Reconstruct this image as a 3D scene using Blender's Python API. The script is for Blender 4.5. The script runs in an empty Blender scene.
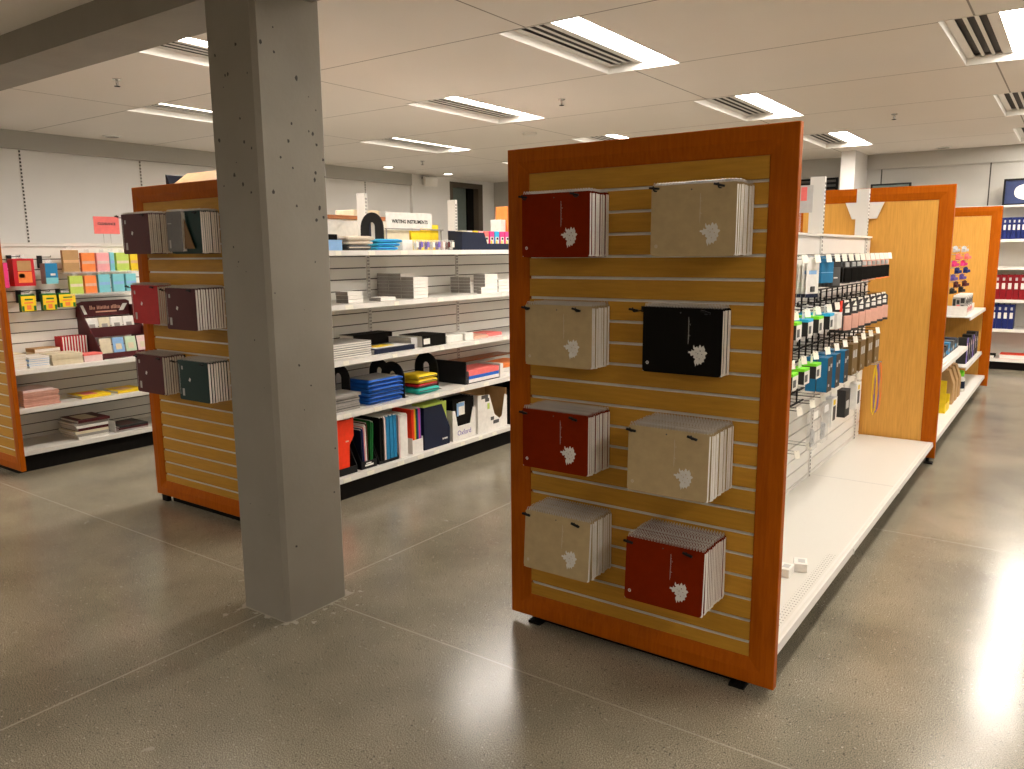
import bpy, bmesh, math, random
from mathutils import Vector, Matrix
random.seed(7)
SC = bpy.context.scene
COL = SC.collection
PI = math.pi

# ------------------------------------------------------------------ materials
def nt(name):
    m = bpy.data.materials.new(name); m.use_nodes = True
    n = m.node_tree.nodes; l = m.node_tree.links
    return m, n, l, n['Principled BSDF']
_M = {}
def pm(name, col, rough=0.5, metal=0.0, var=0.06, scale=30.0, spec=0.5, bump=0.0):
    if name in _M: return _M[name]
    m, n, l, b = nt(name)
    tc = n.new('ShaderNodeTexCoord'); no = n.new('ShaderNodeTexNoise')
    no.inputs['Scale'].default_value = scale; no.inputs['Detail'].default_value = 3
    l.new(tc.outputs['Object'], no.inputs['Vector'])
    r = n.new('ShaderNodeValToRGB'); e = r.color_ramp.elements
    e[0].position = 0.3; e[1].position = 0.7
    e[0].color = tuple(c * (1 - var) for c in col) + (1,)
    e[1].color = tuple(min(1, c * (1 + var)) for c in col) + (1,)
    l.new(no.outputs['Fac'], r.inputs['Fac']); l.new(r.outputs['Color'], b.inputs['Base Color'])
    b.inputs['Roughness'].default_value = rough; b.inputs['Metallic'].default_value = metal
    b.inputs['Specular IOR Level'].default_value = spec
    if bump:
        bp = n.new('ShaderNodeBump'); bp.inputs['Strength'].default_value = bump; bp.inputs['Distance'].default_value = 0.01
        l.new(no.outputs['Fac'], bp.inputs['Height']); l.new(bp.outputs['Normal'], b.inputs['Normal'])
    _M[name] = m
    return m
def wood(name, c1, c2, rough, vec, spec=0.4):
    m, n, l, b = nt(name)
    tc = n.new('ShaderNodeTexCoord'); mp = n.new('ShaderNodeMapping'); mp.inputs['Scale'].default_value = vec
    l.new(tc.outputs['Object'], mp.inputs['Vector'])
    no = n.new('ShaderNodeTexNoise'); no.inputs['Scale'].default_value = 6; no.inputs['Detail'].default_value = 6; no.inputs['Roughness'].default_value = 0.6
    l.new(mp.outputs['Vector'], no.inputs['Vector'])
    r = n.new('ShaderNodeValToRGB'); e = r.color_ramp.elements
    e[0].position = 0.3; e[1].position = 0.72; e[0].color = c1 + (1,); e[1].color = c2 + (1,)
    l.new(no.outputs['Fac'], r.inputs['Fac']); l.new(r.outputs['Color'], b.inputs['Base Color'])
    b.inputs['Roughness'].default_value = rough; b.inputs['Specular IOR Level'].default_value = spec
    return m
def emis(name, col, s):
    m, n, l, b = nt(name)
    b.inputs['Base Color'].default_value = (0.8, 0.8, 0.8, 1)
    b.inputs['Emission Color'].default_value = col + (1,); b.inputs['Emission Strength'].default_value = s
    return m
def clear(name, col=(1, 1, 1), alpha=0.25, rough=0.1):
    m, n, l, b = nt(name)
    b.inputs['Base Color'].default_value = col + (1,); b.inputs['Roughness'].default_value = rough
    b.inputs['Alpha'].default_value = alpha
    return m
def math_n(n, l, op, a, b=None):
    x = n.new('ShaderNodeMath'); x.operation = op
    for i, v in enumerate((a, b)):
        if v is None: continue
        if isinstance(v, (int, float)): x.inputs[i].default_value = v
        else: l.new(v, x.inputs[i])
    return x.outputs[0]
def line_mask(n, l, coord, positions, half):
    acc = None
    for p in positions:
        d = math_n(n, l, 'ABSOLUTE', math_n(n, l, 'SUBTRACT', coord, p))
        k = math_n(n, l, 'LESS_THAN', d, half)
        acc = k if acc is None else math_n(n, l, 'MAXIMUM', acc, k)
    return acc
def mixc(n, l, fac, a, b):
    x = n.new('ShaderNodeMix'); x.data_type = 'RGBA'
    l.new(fac, x.inputs[0]) if not isinstance(fac, float) else setattr(x.inputs[0], 'default_value', fac)
    for i, v in ((6, a), (7, b)):
        if isinstance(v, tuple): x.inputs[i].default_value = v + (1,)
        else: l.new(v, x.inputs[i])
    return x.outputs[2]

def floor_mat():
    m, n, l, b = nt('polished_concrete')
    tc = n.new('ShaderNodeTexCoord'); P = tc.outputs['Object']
    sx = n.new('ShaderNodeSeparateXYZ'); l.new(P, sx.inputs[0])
    big = n.new('ShaderNodeTexNoise'); big.inputs['Scale'].default_value = 1.3; big.inputs['Detail'].default_value = 6; big.inputs['Roughness'].default_value = 0.55
    l.new(P, big.inputs['Vector'])
    r = n.new('ShaderNodeValToRGB'); e = r.color_ramp.elements
    e[0].position = 0.32; e[1].position = 0.7
    e[0].color = FLOOR_A + (1,); e[1].color = FLOOR_B + (1,)
    l.new(big.outputs['Fac'], r.inputs['Fac'])
    fine = n.new('ShaderNodeTexNoise'); fine.inputs['Scale'].default_value = 260; fine.inputs['Detail'].default_value = 2
    l.new(P, fine.inputs['Vector'])
    fr = n.new('ShaderNodeValToRGB'); e = fr.color_ramp.elements
    e[0].position = 0.36; e[1].position = 0.66; e[0].color = (0.3, 0.3, 0.29, 1); e[1].color = (1.75, 1.7, 1.65, 1)
    l.new(fine.outputs['Fac'], fr.inputs['Fac'])
    mul = n.new('ShaderNodeMix'); mul.data_type = 'RGBA'; mul.blend_type = 'MULTIPLY'; mul.inputs[0].default_value = 1
    l.new(r.outputs['Color'], mul.inputs[6]); l.new(fr.outputs['Color'], mul.inputs[7])
    vo = n.new('ShaderNodeTexVoronoi'); vo.inputs['Scale'].default_value = 55
    l.new(P, vo.inputs['Vector'])
    sp = math_n(n, l, 'LESS_THAN', vo.outputs['Distance'], 0.2)
    sel = n.new('ShaderNodeSeparateColor'); l.new(vo.outputs['Color'], sel.inputs[0])
    dark = math_n(n, l, 'MULTIPLY', sp, math_n(n, l, 'GREATER_THAN', sel.outputs[0], 0.66))
    lite = math_n(n, l, 'MULTIPLY', sp, math_n(n, l, 'GREATER_THAN', sel.outputs[1], 0.78))
    c = mixc(n, l, math_n(n, l, 'MULTIPLY', dark, 0.7), mul.outputs[2], (0.03, 0.026, 0.02))
    c = mixc(n, l, math_n(n, l, 'MULTIPLY', lite, 0.7), c, (0.5, 0.46, 0.38))
    jx = line_mask(n, l, sx.outputs[1], [-0.2, 2.385, 7.6], 0.004)
    jr = math_n(n, l, 'MULTIPLY', line_mask(n, l, sx.outputs[1], [4.93], 0.004), math_n(n, l, 'GREATER_THAN', sx.outputs[0], -2.97))
    jl = math_n(n, l, 'MULTIPLY', line_mask(n, l, sx.outputs[1], [5.5], 0.004), math_n(n, l, 'LESS_THAN', sx.outputs[0], -2.97))
    jy = line_mask(n, l, sx.outputs[0], [-2.965], 0.005)
    # pale mortar smears and chips round the foot of the column
    ddx = math_n(n, l, 'MAXIMUM', math_n(n, l, 'SUBTRACT', math_n(n, l, 'ABSOLUTE', math_n(n, l, 'ADD', sx.outputs[0], 2.949)), 0.163), 0.0)
    ddy = math_n(n, l, 'MAXIMUM', math_n(n, l, 'SUBTRACT', math_n(n, l, 'ABSOLUTE', math_n(n, l, 'SUBTRACT', sx.outputs[1], 2.321)), 0.194), 0.0)
    dd = math_n(n, l, 'SQRT', math_n(n, l, 'ADD', math_n(n, l, 'MULTIPLY', ddx, ddx), math_n(n, l, 'MULTIPLY', ddy, ddy)))
    sn = n.new('ShaderNodeTexNoise'); sn.inputs['Scale'].default_value = 17; sn.inputs['Detail'].default_value = 5; l.new(P, sn.inputs['Vector'])
    smear = math_n(n, l, 'MULTIPLY', math_n(n, l, 'GREATER_THAN', math_n(n, l, 'SUBTRACT', sn.outputs['Fac'], math_n(n, l, 'MULTIPLY', dd, 1.4)), 0.53), 0.75)
    rim = math_n(n, l, 'MULTIPLY', math_n(n, l, 'LESS_THAN', dd, 0.007), 0.7)
    # scattered scuffs
    wn = n.new('ShaderNodeTexNoise'); wn.inputs['Scale'].default_value = 8; wn.inputs['Detail'].default_value = 3; wn.inputs['Distortion'].default_value = 0.6; l.new(P, wn.inputs['Vector'])
    scuff = math_n(n, l, 'MULTIPLY', math_n(n, l, 'GREATER_THAN', wn.outputs['Fac'], 0.74), 0.5)
    c = mixc(n, l, math_n(n, l, 'MAXIMUM', math_n(n, l, 'MAXIMUM', smear, rim), scuff), c, (0.42, 0.39, 0.33))
    j = math_n(n, l, 'MAXIMUM', math_n(n, l, 'MAXIMUM', jx, jr), math_n(n, l, 'MAXIMUM', jl, jy))
    c = mixc(n, l, math_n(n, l, 'MULTIPLY', j, 0.5), c, (0.44, 0.41, 0.34))
    l.new(c, b.inputs['Base Color'])
    rn = n.new('ShaderNodeTexNoise'); rn.inputs['Scale'].default_value = 3.5; rn.inputs['Detail'].default_value = 6
    l.new(P, rn.inputs['Vector'])
    mr = n.new('ShaderNodeMapRange'); mr.inputs[1].default_value = 0.3; mr.inputs[2].default_value = 0.7
    mr.inputs[3].default_value = 0.19; mr.inputs[4].default_value = 0.205
    l.new(rn.outputs['Fac'], mr.inputs[0]); l.new(mr.outputs[0], b.inputs['Roughness'])
    bp = n.new('ShaderNodeBump'); bp.inputs['Strength'].default_value = 0.04; bp.inputs['Distance'].default_value = 0.004
    l.new(fine.outputs['Fac'], bp.inputs['Height']); l.new(bp.outputs['Normal'], b.inputs['Normal'])
    b.inputs['Specular IOR Level'].default_value = 0.5
    return m
def ceiling_mat():
    m, n, l, b = nt('ceiling_board')
    tc = n.new('ShaderNodeTexCoord'); sx = n.new('ShaderNodeSeparateXYZ'); l.new(tc.outputs['Object'], sx.inputs[0])
    jy = line_mask(n, l, sx.outputs[1], [4.345 + 1.487 * k for k in range(-1, 6)], 0.006)
    jx = line_mask(n, l, sx.outputs[0], [-7.45, -5.2, -2.98, -0.66, 1.7], 0.006)
    j = math_n(n, l, 'MAXIMUM', jx, jy)
    no = n.new('ShaderNodeTexNoise'); no.inputs['Scale'].default_value = 2; l.new(tc.outputs['Object'], no.inputs['Vector'])
    r = n.new('ShaderNodeValToRGB'); e = r.color_ramp.elements
    e[0].color = tuple(v * 0.96 for v in CEIL) + (1,); e[1].color = CEIL + (1,)
    l.new(no.outputs['Fac'], r.inputs['Fac'])
    c = mixc(n, l, math_n(n, l, 'MULTIPLY', j, 0.75), r.outputs['Color'], (0.12, 0.09, 0.07))
    l.new(c, b.inputs['Base Color']); b.inputs['Roughness'].default_value = 0.85
    return m
def concrete_mat():
    m, n, l, b = nt('painted_concrete')
    tc = n.new('ShaderNodeTexCoord'); P = tc.outputs['Object']
    no = n.new('ShaderNodeTexNoise'); no.inputs['Scale'].default_value = 4; no.inputs['Detail'].default_value = 5; l.new(P, no.inputs['Vector'])
    r = n.new('ShaderNodeValToRGB'); e = r.color_ramp.elements
    e[0].position = 0.3; e[1].position = 0.7
    e[0].color = tuple(v * 0.93 for v in CONC) + (1,); e[1].color = tuple(v * 1.05 for v in CONC) + (1,)
    l.new(no.outputs['Fac'], r.inputs['Fac'])
    bp = n.new('ShaderNodeBump'); bp.inputs['Strength'].default_value = 0.25; bp.inputs['Distance'].default_value = 0.004
    n2 = n.new('ShaderNodeTexNoise'); n2.inputs['Scale'].default_value = 40; n2.inputs['Detail'].default_value = 4; l.new(P, n2.inputs['Vector'])
    l.new(n2.outputs['Fac'], bp.inputs['Height']); l.new(bp.outputs['Normal'], b.inputs['Normal'])
    l.new(r.outputs['Color'], b.inputs['Base Color']); b.inputs['Roughness'].default_value = 0.6
    return m
FLOOR_A = (0.175, 0.160, 0.120); FLOOR_B = (0.315, 0.285, 0.22)
CEIL = (0.80, 0.75, 0.70); CONC = (0.27, 0.245, 0.205)
M_FLOOR = floor_mat(); M_CEIL = ceiling_mat(); M_CONC = concrete_mat()
M_WALL = pm('wall_paint', (0.81, 0.80, 0.79), 0.8, var=0.02, scale=2)
M_WALLG = pm('wall_paint_grey', (0.44, 0.43, 0.40), 0.8, var=0.02, scale=2)
M_CHERRY = wood('cherry_veneer', (0.33, 0.069, 0.0012), (0.43, 0.102, 0.0025), 0.42, (14, 14, 1.2), spec=0.08)
M_MAPLE = wood('maple_veneer', (0.56, 0.275, 0.045), (0.70, 0.355, 0.065), 0.42, (16, 16, 1.0))
M_SLAT = wood('maple_slat', (0.44, 0.215, 0.022), (0.55, 0.28, 0.032), 0.42, (1.2, 14, 14), spec=0.2)
M_METAL = pm('brushed_aluminium', (0.80, 0.78, 0.73), 0.35, metal=0.25, var=0.03)
M_WHITE = pm('white_enamel', (0.72, 0.70, 0.66), 0.4, var=0.02, scale=4)
M_WSLAT = pm('white_slat', (0.80, 0.785, 0.74), 0.45, var=0.02, scale=4)
M_DARK = pm('slot_dark', (0.05, 0.045, 0.04), 0.8)
M_BLACK = pm('black_plastic', (0.008, 0.008, 0.009), 0.5, spec=0.2)
M_KICK = pm('black_kick', (0.008, 0.007, 0.006), 0.6, spec=0.06)
M_TAG = pm('tag_card', (0.85, 0.82, 0.72), 0.5, var=0.03)
M_CHROME = pm('chrome_wire', (0.7, 0.7, 0.7), 0.2, metal=0.9, var=0.02)
M_PAGE = pm('paper_white', (0.86, 0.83, 0.78), 0.7, var=0.05, scale=200)
M_COIL = pm('coil_white', (0.60, 0.56, 0.51), 0.4)
M_LENS = emis('light_lens', (1.0, 0.92, 0.82), 42.0)
M_LENSOFF = pm('light_lens_off', (0.8, 0.79, 0.75), 0.4)
M_SPOT = emis('spot_lens', (1.0, 0.9, 0.75), 10.0)
M_CLEAR = clear('clear_plastic', (0.95, 0.95, 0.97), 0.13)
def C(name, r, g, b, rough=0.5): return pm(name, (r, g, b), rough, spec=0.25)
M = dict(
    red=pm('cover_maroon_red', (0.185, 0.0155, 0.0012), .7, spec=.03), taupe=pm('cover_taupe', (0.47, 0.355, 0.195), .7, spec=.05), black=pm('cover_black', (0.007, 0.006, 0.005), .7, spec=.05),
    maroon=C('cover_wine', 0.075, 0.012, 0.014), bright=C('cover_red', 0.42, 0.012, 0.016), grey=C('cover_grey', 0.15, 0.14, 0.135),
    green=C('cover_green', 0.008, 0.032, 0.028), dgreen=C('folder_green', 0.01, 0.15, 0.03), brown=C('kraft_dark', 0.20, 0.10, 0.03),
    kraft=C('kraft', 0.45, 0.27, 0.12, 0.7), cream=C('cream', 0.72, 0.64, 0.47, 0.6), white=C('white_card', 0.8, 0.78, 0.74, 0.5),
    pink=C('pink', 0.85, 0.38, 0.40), orange=C('orange', 0.85, 0.24, 0.06), lime=C('lime', 0.5, 0.65, 0.12), cyan=C('cyan', 0.2, 0.55, 0.63),
    yellow=C('yellow', 0.85, 0.6, 0.02), teal=C('teal', 0.02, 0.42, 0.36), tealblue=C('teal_blue', 0.015, 0.20, 0.42), blue=C('blue_cloth', 0.012, 0.12, 0.55), sky=C('sky_blue', 0.03, 0.42, 0.72),
    navy=C('navy', 0.005, 0.010, 0.032), redf=C('folder_red', 0.85, 0.045, 0.01), crimson=C('crimson', 0.5, 0.01, 0.02), purple=C('purple', 0.15, 0.10, 0.42),
    lblue=C('light_blue', 0.25, 0.45, 0.75), greyb=C('board_grey', 0.33, 0.31, 0.29), dgrey=C('dark_grey', 0.08, 0.08, 0.08), salmon=C('salmon_card', 0.72, 0.40, 0.30),
    coral=C('coral_card', 0.80, 0.17, 0.16), lgreen=C('green_lid', 0.2, 0.75, 0.03), magenta=C('magenta', 0.8, 0.05, 0.25), rose=C('rose_card', 0.70, 0.38, 0.30),
    bronze=C('bronze_box', 0.16, 0.095, 0.03), boxblue=C('box_blue', 0.015, 0.16, 0.33), binderblue=C('binder_blue', 0.010, 0.02, 0.13), binderred=C('binder_red', 0.24, 0.006, 0.012),
    charcoal=C('charcoal_card', 0.03, 0.028, 0.028), woodt=wood('shelf_board', (0.28, 0.09, 0.02), (0.36, 0.12, 0.03), 0.4, (4, 4, 10)), silver=C('silver_card', 0.5, 0.5, 0.5, 0.3),
    palepink=C('pale_pink', 0.8, 0.6, 0.58), skin=C('beige_pouch', 0.66, 0.58, 0.48, 0.7), glass=C('dark_glass', 0.13, 0.16, 0.15, 0.15), frame=C('door_frame_brown', 0.10, 0.08, 0.06),
    peach=C('peach_card', 0.70, 0.42, 0.22))

# ------------------------------------------------------------------ mesh helpers
class MB:
    def __init__(s): s.bm = bmesh.new()
    def box(s, x0, x1, y0, y1, z0, z1, mi=0):
        v = [s.bm.verts.new(p) for p in ((x0,y0,z0),(x1,y0,z0),(x1,y1,z0),(x0,y1,z0),(x0,y0,z1),(x1,y0,z1),(x1,y1,z1),(x0,y1,z1))]
        for f in ((3,2,1,0),(4,5,6,7),(0,1,5,4),(1,2,6,5),(2,3,7,6),(3,0,4,7)):
            s.bm.faces.new([v[i] for i in f]).material_index = mi
        return v
    def obox(s, c, size, rz=0, rx=0, ry=0, mi=0):
        a = [d / 2 for d in size]
        v = s.box(-a[0], a[0], -a[1], a[1], -a[2], a[2], mi)
        bmesh.ops.transform(s.bm, matrix=Matrix.Translation(c) @ Matrix.Rotation(rz,4,'Z') @ Matrix.Rotation(ry,4,'Y') @ Matrix.Rotation(rx,4,'X'), verts=v)
        return v
    def prism(s, pts, axis, a0, a1, mi=0):
        # pts are the two other coordinates in order (x,y,z minus axis)
        def mk(p, a):
            return {'x': (a, p[0], p[1]), 'y': (p[0], a, p[1]), 'z': (p[0], p[1], a)}[axis]
        A = [s.bm.verts.new(mk(p, a0)) for p in pts]; B = [s.bm.verts.new(mk(p, a1)) for p in pts]
        k = len(pts); fs = [s.bm.faces.new(A[::-1]), s.bm.faces.new(B)]
        for i in range(k): fs.append(s.bm.faces.new((A[i], A[(i+1)%k], B[(i+1)%k], B[i])))
        for f in fs: f.material_index = mi
        return A + B
    def tube(s, path, r, n=6, closed=False, mi=0):
        P = [Vector(p) for p in path]; rings = []
        k = len(P)
        for i in range(k):
            a = P[i-1] if (i > 0 or closed) else P[i]; b = P[(i+1) % k] if (i < k-1 or closed) else P[i]
            t = (b - a).normalized()
            u = t.cross(Vector((0,0,1)))
            if u.length < 1e-3: u = t.cross(Vector((0,1,0)))
            u.normalize(); w = t.cross(u)
            rings.append([s.bm.verts.new(P[i] + r*(math.cos(2*PI*j/n)*u + math.sin(2*PI*j/n)*w)) for j in range(n)])
        for i in range(k if closed else k-1):
            A, B = rings[i], rings[(i+1) % k]
            for j in range(n): s.bm.faces.new((A[j], A[(j+1)%n], B[(j+1)%n], B[j])).material_index = mi
        if not closed:
            s.bm.faces.new(rings[0][::-1]).material_index = mi; s.bm.faces.new(rings[-1]).material_index = mi
    def lathe(s, c, prof, n=20, mi=0):
        rings = []
        for r, z in prof:
            rings.append([s.bm.verts.new((c[0]+r*math.cos(2*PI*j/n), c[1]+r*math.sin(2*PI*j/n), c[2]+z)) for j in range(n)])
        for A, B in zip(rings, rings[1:]):
            for j in range(n): s.bm.faces.new((A[j], A[(j+1)%n], B[(j+1)%n], B[j])).material_index = mi
        s.bm.faces.new(rings[0][::-1]).material_index = mi; s.bm.faces.new(rings[-1]).material_index = mi
    def quad(s, a, b, c, d, mi=0):
        s.bm.faces.new([s.bm.verts.new(p) for p in (a, b, c, d)]).material_index = mi
    def build(s, name, mats, parent=None, origin=None, bevel=0, smooth=False, auto=True):
        bm = s.bm
        bmesh.ops.recalc_face_normals(bm, faces=bm.faces)
        if not isinstance(mats, (list, tuple)): mats = [mats]
        if parent is not None: origin = WL[parent.name]
        elif origin is None:
            xs = [v.co for v in bm.verts]
            origin = Vector(((min(v.x for v in xs)+max(v.x for v in xs))/2, (min(v.y for v in xs)+max(v.y for v in xs))/2, min(v.z for v in xs)))
        origin = Vector(origin)
        bmesh.ops.translate(bm, verts=bm.verts, vec=-origin)
        me = bpy.data.meshes.new(name); bm.to_mesh(me); bm.free()
        for m in mats: me.materials.append(m)
        if smooth:
            for p in me.polygons: p.use_smooth = True
        o = bpy.data.objects.new(name, me); COL.objects.link(o)
        if parent is not None: o.parent = parent
        else: o.location = origin
        WL[o.name] = origin
        if bevel:
            b = o.modifiers.new('bevel', 'BEVEL'); b.width = bevel; b.segments = 2; b.limit_method = 'ANGLE'
        return o
WL = {}
def tag(o, label=None, cat=None, group=None, kind=None):
    if label: o['label'] = label
    if cat: o['category'] = cat
    if group: o['group'] = group
    if kind: o['kind'] = kind
    return o
def thing(name, label, cat, loc=(0,0,0), group=None):
    o = bpy.data.objects.new(name, None); COL.objects.link(o); o.empty_display_size = 0.05
    o.location = loc; WL[o.name] = Vector(loc)
    return tag(o, label, cat, group)
def dup(root, loc, rz=0, label=None, group=None, rx=0, ry=0):
    def rec(o, p):
        c = o.copy(); COL.objects.link(c)
        if p is not None: c.parent = p
        for ch in o.children: rec(ch, c)
        return c
    r = rec(root, None); r.location = loc; r.rotation_euler = (rx, ry, rz)
    if label: r['label'] = label
    if group: r['group'] = group
    return r
def purge(root):
    for ch in list(root.children): purge(ch)
    bpy.data.objects.remove(root)
def struct(mb, name, mat, **k): return tag(mb.build(name, mat, origin=(0,0,0), **k), kind='structure')
ORD = 'first second third fourth fifth sixth seventh eighth ninth tenth eleventh twelfth thirteenth fourteenth fifteenth sixteenth seventeenth eighteenth nineteenth twentieth'.split()
def text_mesh(body, size, name, mat, parent, M4, extrude=0.0004, bold=0.0):
    cu = bpy.data.curves.new(name, 'FONT'); cu.body = body; cu.size = size; cu.extrude = extrude; cu.offset = bold
    cu.align_x = 'CENTER'; cu.align_y = 'CENTER'; cu.resolution_u = 3
    t = bpy.data.objects.new(name, cu); COL.objects.link(t)
    bpy.context.view_layer.update()
    me = bpy.data.meshes.new_from_object(t.evaluated_get(bpy.context.evaluated_depsgraph_get()))
    bpy.data.objects.remove(t)
    me.transform(M4); me.materials.clear(); me.materials.append(mat)
    o = bpy.data.objects.new(name, me); COL.objects.link(o); o.parent = parent
    WL[o.name] = WL[parent.name]
    return o
# frames for text: columns = text right, text up, outward normal; position relative to the parent's origin
def T_facing_x(parent, p, rot=0):      # on a surface that faces +x: right = +y
    q = Vector(p) - WL[parent.name]
    B = Matrix(((0,0,1,0),(1,0,0,0),(0,1,0,0),(0,0,0,1)))
    return Matrix.Translation(q) @ B @ Matrix.Rotation(rot, 4, 'Z')
def T_facing_my(parent, p, rot=0):     # on a surface that faces -y: right = +x
    q = Vector(p) - WL[parent.name]
    B = Matrix(((1,0,0,0),(0,0,-1,0),(0,1,0,0),(0,0,0,1)))
    return Matrix.Translation(q) @ B @ Matrix.Rotation(rot, 4, 'Z')

# ------------------------------------------------------------------ room
LX, BY, H = -9.88, 13.15, 3.05
mb = MB(); mb.quad((-11,-7.5,0),(6,-7.5,0),(6,14,0),(-11,14,0)); struct(mb, 'floor', M_FLOOR)
LIGHTS = [(-3.20,4.345),(-3.12,7.345),(-3.04,10.34),(-0.86,5.80),(-0.80,8.78),(-0.80,11.35),(-0.86,2.82),
          (-5.34,5.77),(-5.33,8.76),(-5.45,2.79),(-7.55,7.29),(-7.68,4.33),(-7.55,10.3),(1.48,4.35),(1.48,7.35),(3.8,5.8),(1.48,10.3)]
LW, LL = 0.612, 1.487
def holed_plane(z, x0, x1, y0, y1, holes):
    xs = sorted({x0, x1, *[a for h in holes for a in h[:2]]}); ys = sorted({y0, y1, *[a for h in holes for a in h[2:]]})
    mb = MB(); V = {}
    def v(x, y):
        if (x, y) not in V: V[(x, y)] = mb.bm.verts.new((x, y, z))
        return V[(x, y)]
    for xa, xb in zip(xs, xs[1:]):
        for ya, yb in zip(ys, ys[1:]):
            cx, cy = (xa+xb)/2, (ya+yb)/2
            if any(h[0] < cx < h[1] and h[2] < cy < h[3] for h in holes): continue
            mb.bm.faces.new((v(xa,ya), v(xa,yb), v(xb,yb), v(xb,ya)))
    return mb
holes = [(x, x+LW, y, y+LL) for x, y in LIGHTS]
struct(holed_plane(H, -9.95, 5.2, 2.35, 13.2, holes), 'ceiling', M_CEIL)
NEAR_FILL = [(1.5,0.1),(-0.85,-4.4),(-5.5,-2.4),(3.8,-2.6),(-7.7,-0.4)]  # unseen fixtures added to brighten the camera-facing fronts and the near floor
struct(holed_plane(2.867, -9.95, 5.2, -7.3, 2.15, [(x, x+LW, y, y+LL) for x, y in NEAR_FILL]), 'ceiling', M_CEIL)
mb = MB(); mb.box(-9.95, 5.2, 2.13, 2.44, 2.716, 3.06); tag(struct(mb, 'beam', M_CONC), 'grey concrete ceiling beam meeting the column')
# left wall with soffit band, standards, door recess
mb = MB()
mb.box(-10.1, LX, -7.2, 10.72, 0, 3.05)
mb.box(-10.1, LX+0.06, 10.72, 11.76, 0, 3.05); mb.box(-10.1, LX+0.06, 12.76, 13.2, 0, 3.05); mb.box(-10.1, LX+0.06, 11.76, 12.76, 2.99, 3.05)
struct(mb, 'wall_left', M_WALL)
mb = MB(); mb.box(LX, LX+0.06, -7.2, 10.72, 2.85, 3.05); struct(mb, 'trim_1', M_WALLG)
mb = MB(); mb.box(-10.6, -10.1, 11.6, 12.9, 0, 3.05); 
struct(mb, 'wall_recess', M_WALLG)
dr = tag(thing('door_1', None, None), kind='structure')
mb = MB(); X = LX + 0.062
mb.box(-10.08, X+0.01, 11.76, 11.84, 0, 2.985); mb.box(-10.08, X+0.01, 12.62, 12.76, 0, 2.985); mb.box(-10.08, X+0.01, 11.84, 12.62, 2.90, 2.985)
mb.build('door_frame', M['frame'], dr)
mb = MB(); mb.box(-10.02, -9.98, 11.84, 12.44, 0.01, 2.90); mb.build('door_leaf', M['glass'], dr)
mb = MB(); mb.box(-10.04, -9.93, 12.44, 12.62, 0.01, 2.90); mb.build('side_jamb', M_KICK, dr)
for i, y in enumerate((2.85, 4.27, 5.69, 7.1, 8.2, 9.62)):
    mb = MB(); mb.box(LX, LX+0.006, y-0.011, y+0.011, 0.3, 2.84)
    z = 1.5
    while z < 2.83:
        mb.box(LX+0.0055, LX+0.0085, y-0.009, y+0.009, z, z+0.022, 1); z += 0.04
    tag(mb.build('wall_standard', [M_WHITE, M_DARK], origin=(LX, y, 0.3)), kind='structure')
# back wall, pillar, soffit
mb = MB(); mb.box(-10.1, 5.2, BY, BY+0.15, 0, 3.05); struct(mb, 'wall_back', M_WALLG)
mb = MB(); mb.box(-2.95, -2.755, 12.35, BY, 0, 3.05); struct(mb, 'wall_pillar', M_WALL)
mb = MB(); mb.box(-2.755, 5.2, BY-0.03, BY, 2.83, 3.05); struct(mb, 'trim_2', M_WALLG)
mb = MB()
for x in (-2.55, -1.14): mb.box(x-0.008, x+0.008, BY-0.004, BY, 2.2, 2.83)
struct(mb, 'trim_3', M_DARK)
mb = MB(); mb.box(5.2, 5.35, -7.2, 13.2, 0, 3.05); struct(mb, 'wall_right', M_WALL)
mb = MB(); mb.box(-10.1, 5.35, -7.35, -7.2, 0, 3.05); struct(mb, 'wall_front', M_WALL)
# column with chamfered corners and bug holes
cx0, cx1, cy0, cy1, ch = -3.112, -2.786, 2.128, 2.49, 0.019
mb = MB()
mb.prism([(cx0+ch,cy0),(cx1-ch,cy0),(cx1,cy0+ch),(cx1,cy1-ch),(cx1-ch,cy1),(cx0+ch,cy1),(cx0,cy1-ch),(cx0,cy0+ch)], 'z', 0, 2.8665)
rnd = random.Random(3)
for k in range(54):
    hi = rnd.random() < 0.7
    z = rnd.uniform(1.75, 2.6) if hi else rnd.uniform(0.05, 1.7)
    r = rnd.uniform(0.0025, 0.0095) * (1 if hi else 0.6)
    pts = [(r*rnd.uniform(.6,1.2)*math.cos(a*PI/4), r*rnd.uniform(.7,1.5)*math.sin(a*PI/4)) for a in range(8)]
    if rnd.random() < 0.7:
        c = rnd.uniform(cy0+0.03, cy1-0.02); mb.prism([(c+p, z+q) for p, q in pts], 'x', cx1-0.002, cx1+0.0006, 1)
    else:
        c = rnd.uniform(cx0+0.03, cx1-0.03); mb.prism([(c+p, z+q) for p, q in pts], 'y', cy0-0.0006, cy0+0.002, 1)
tag(struct(mb, 'column', [M_CONC, M_DARK]), 'grey painted square concrete column pitted with small holes')

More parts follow.
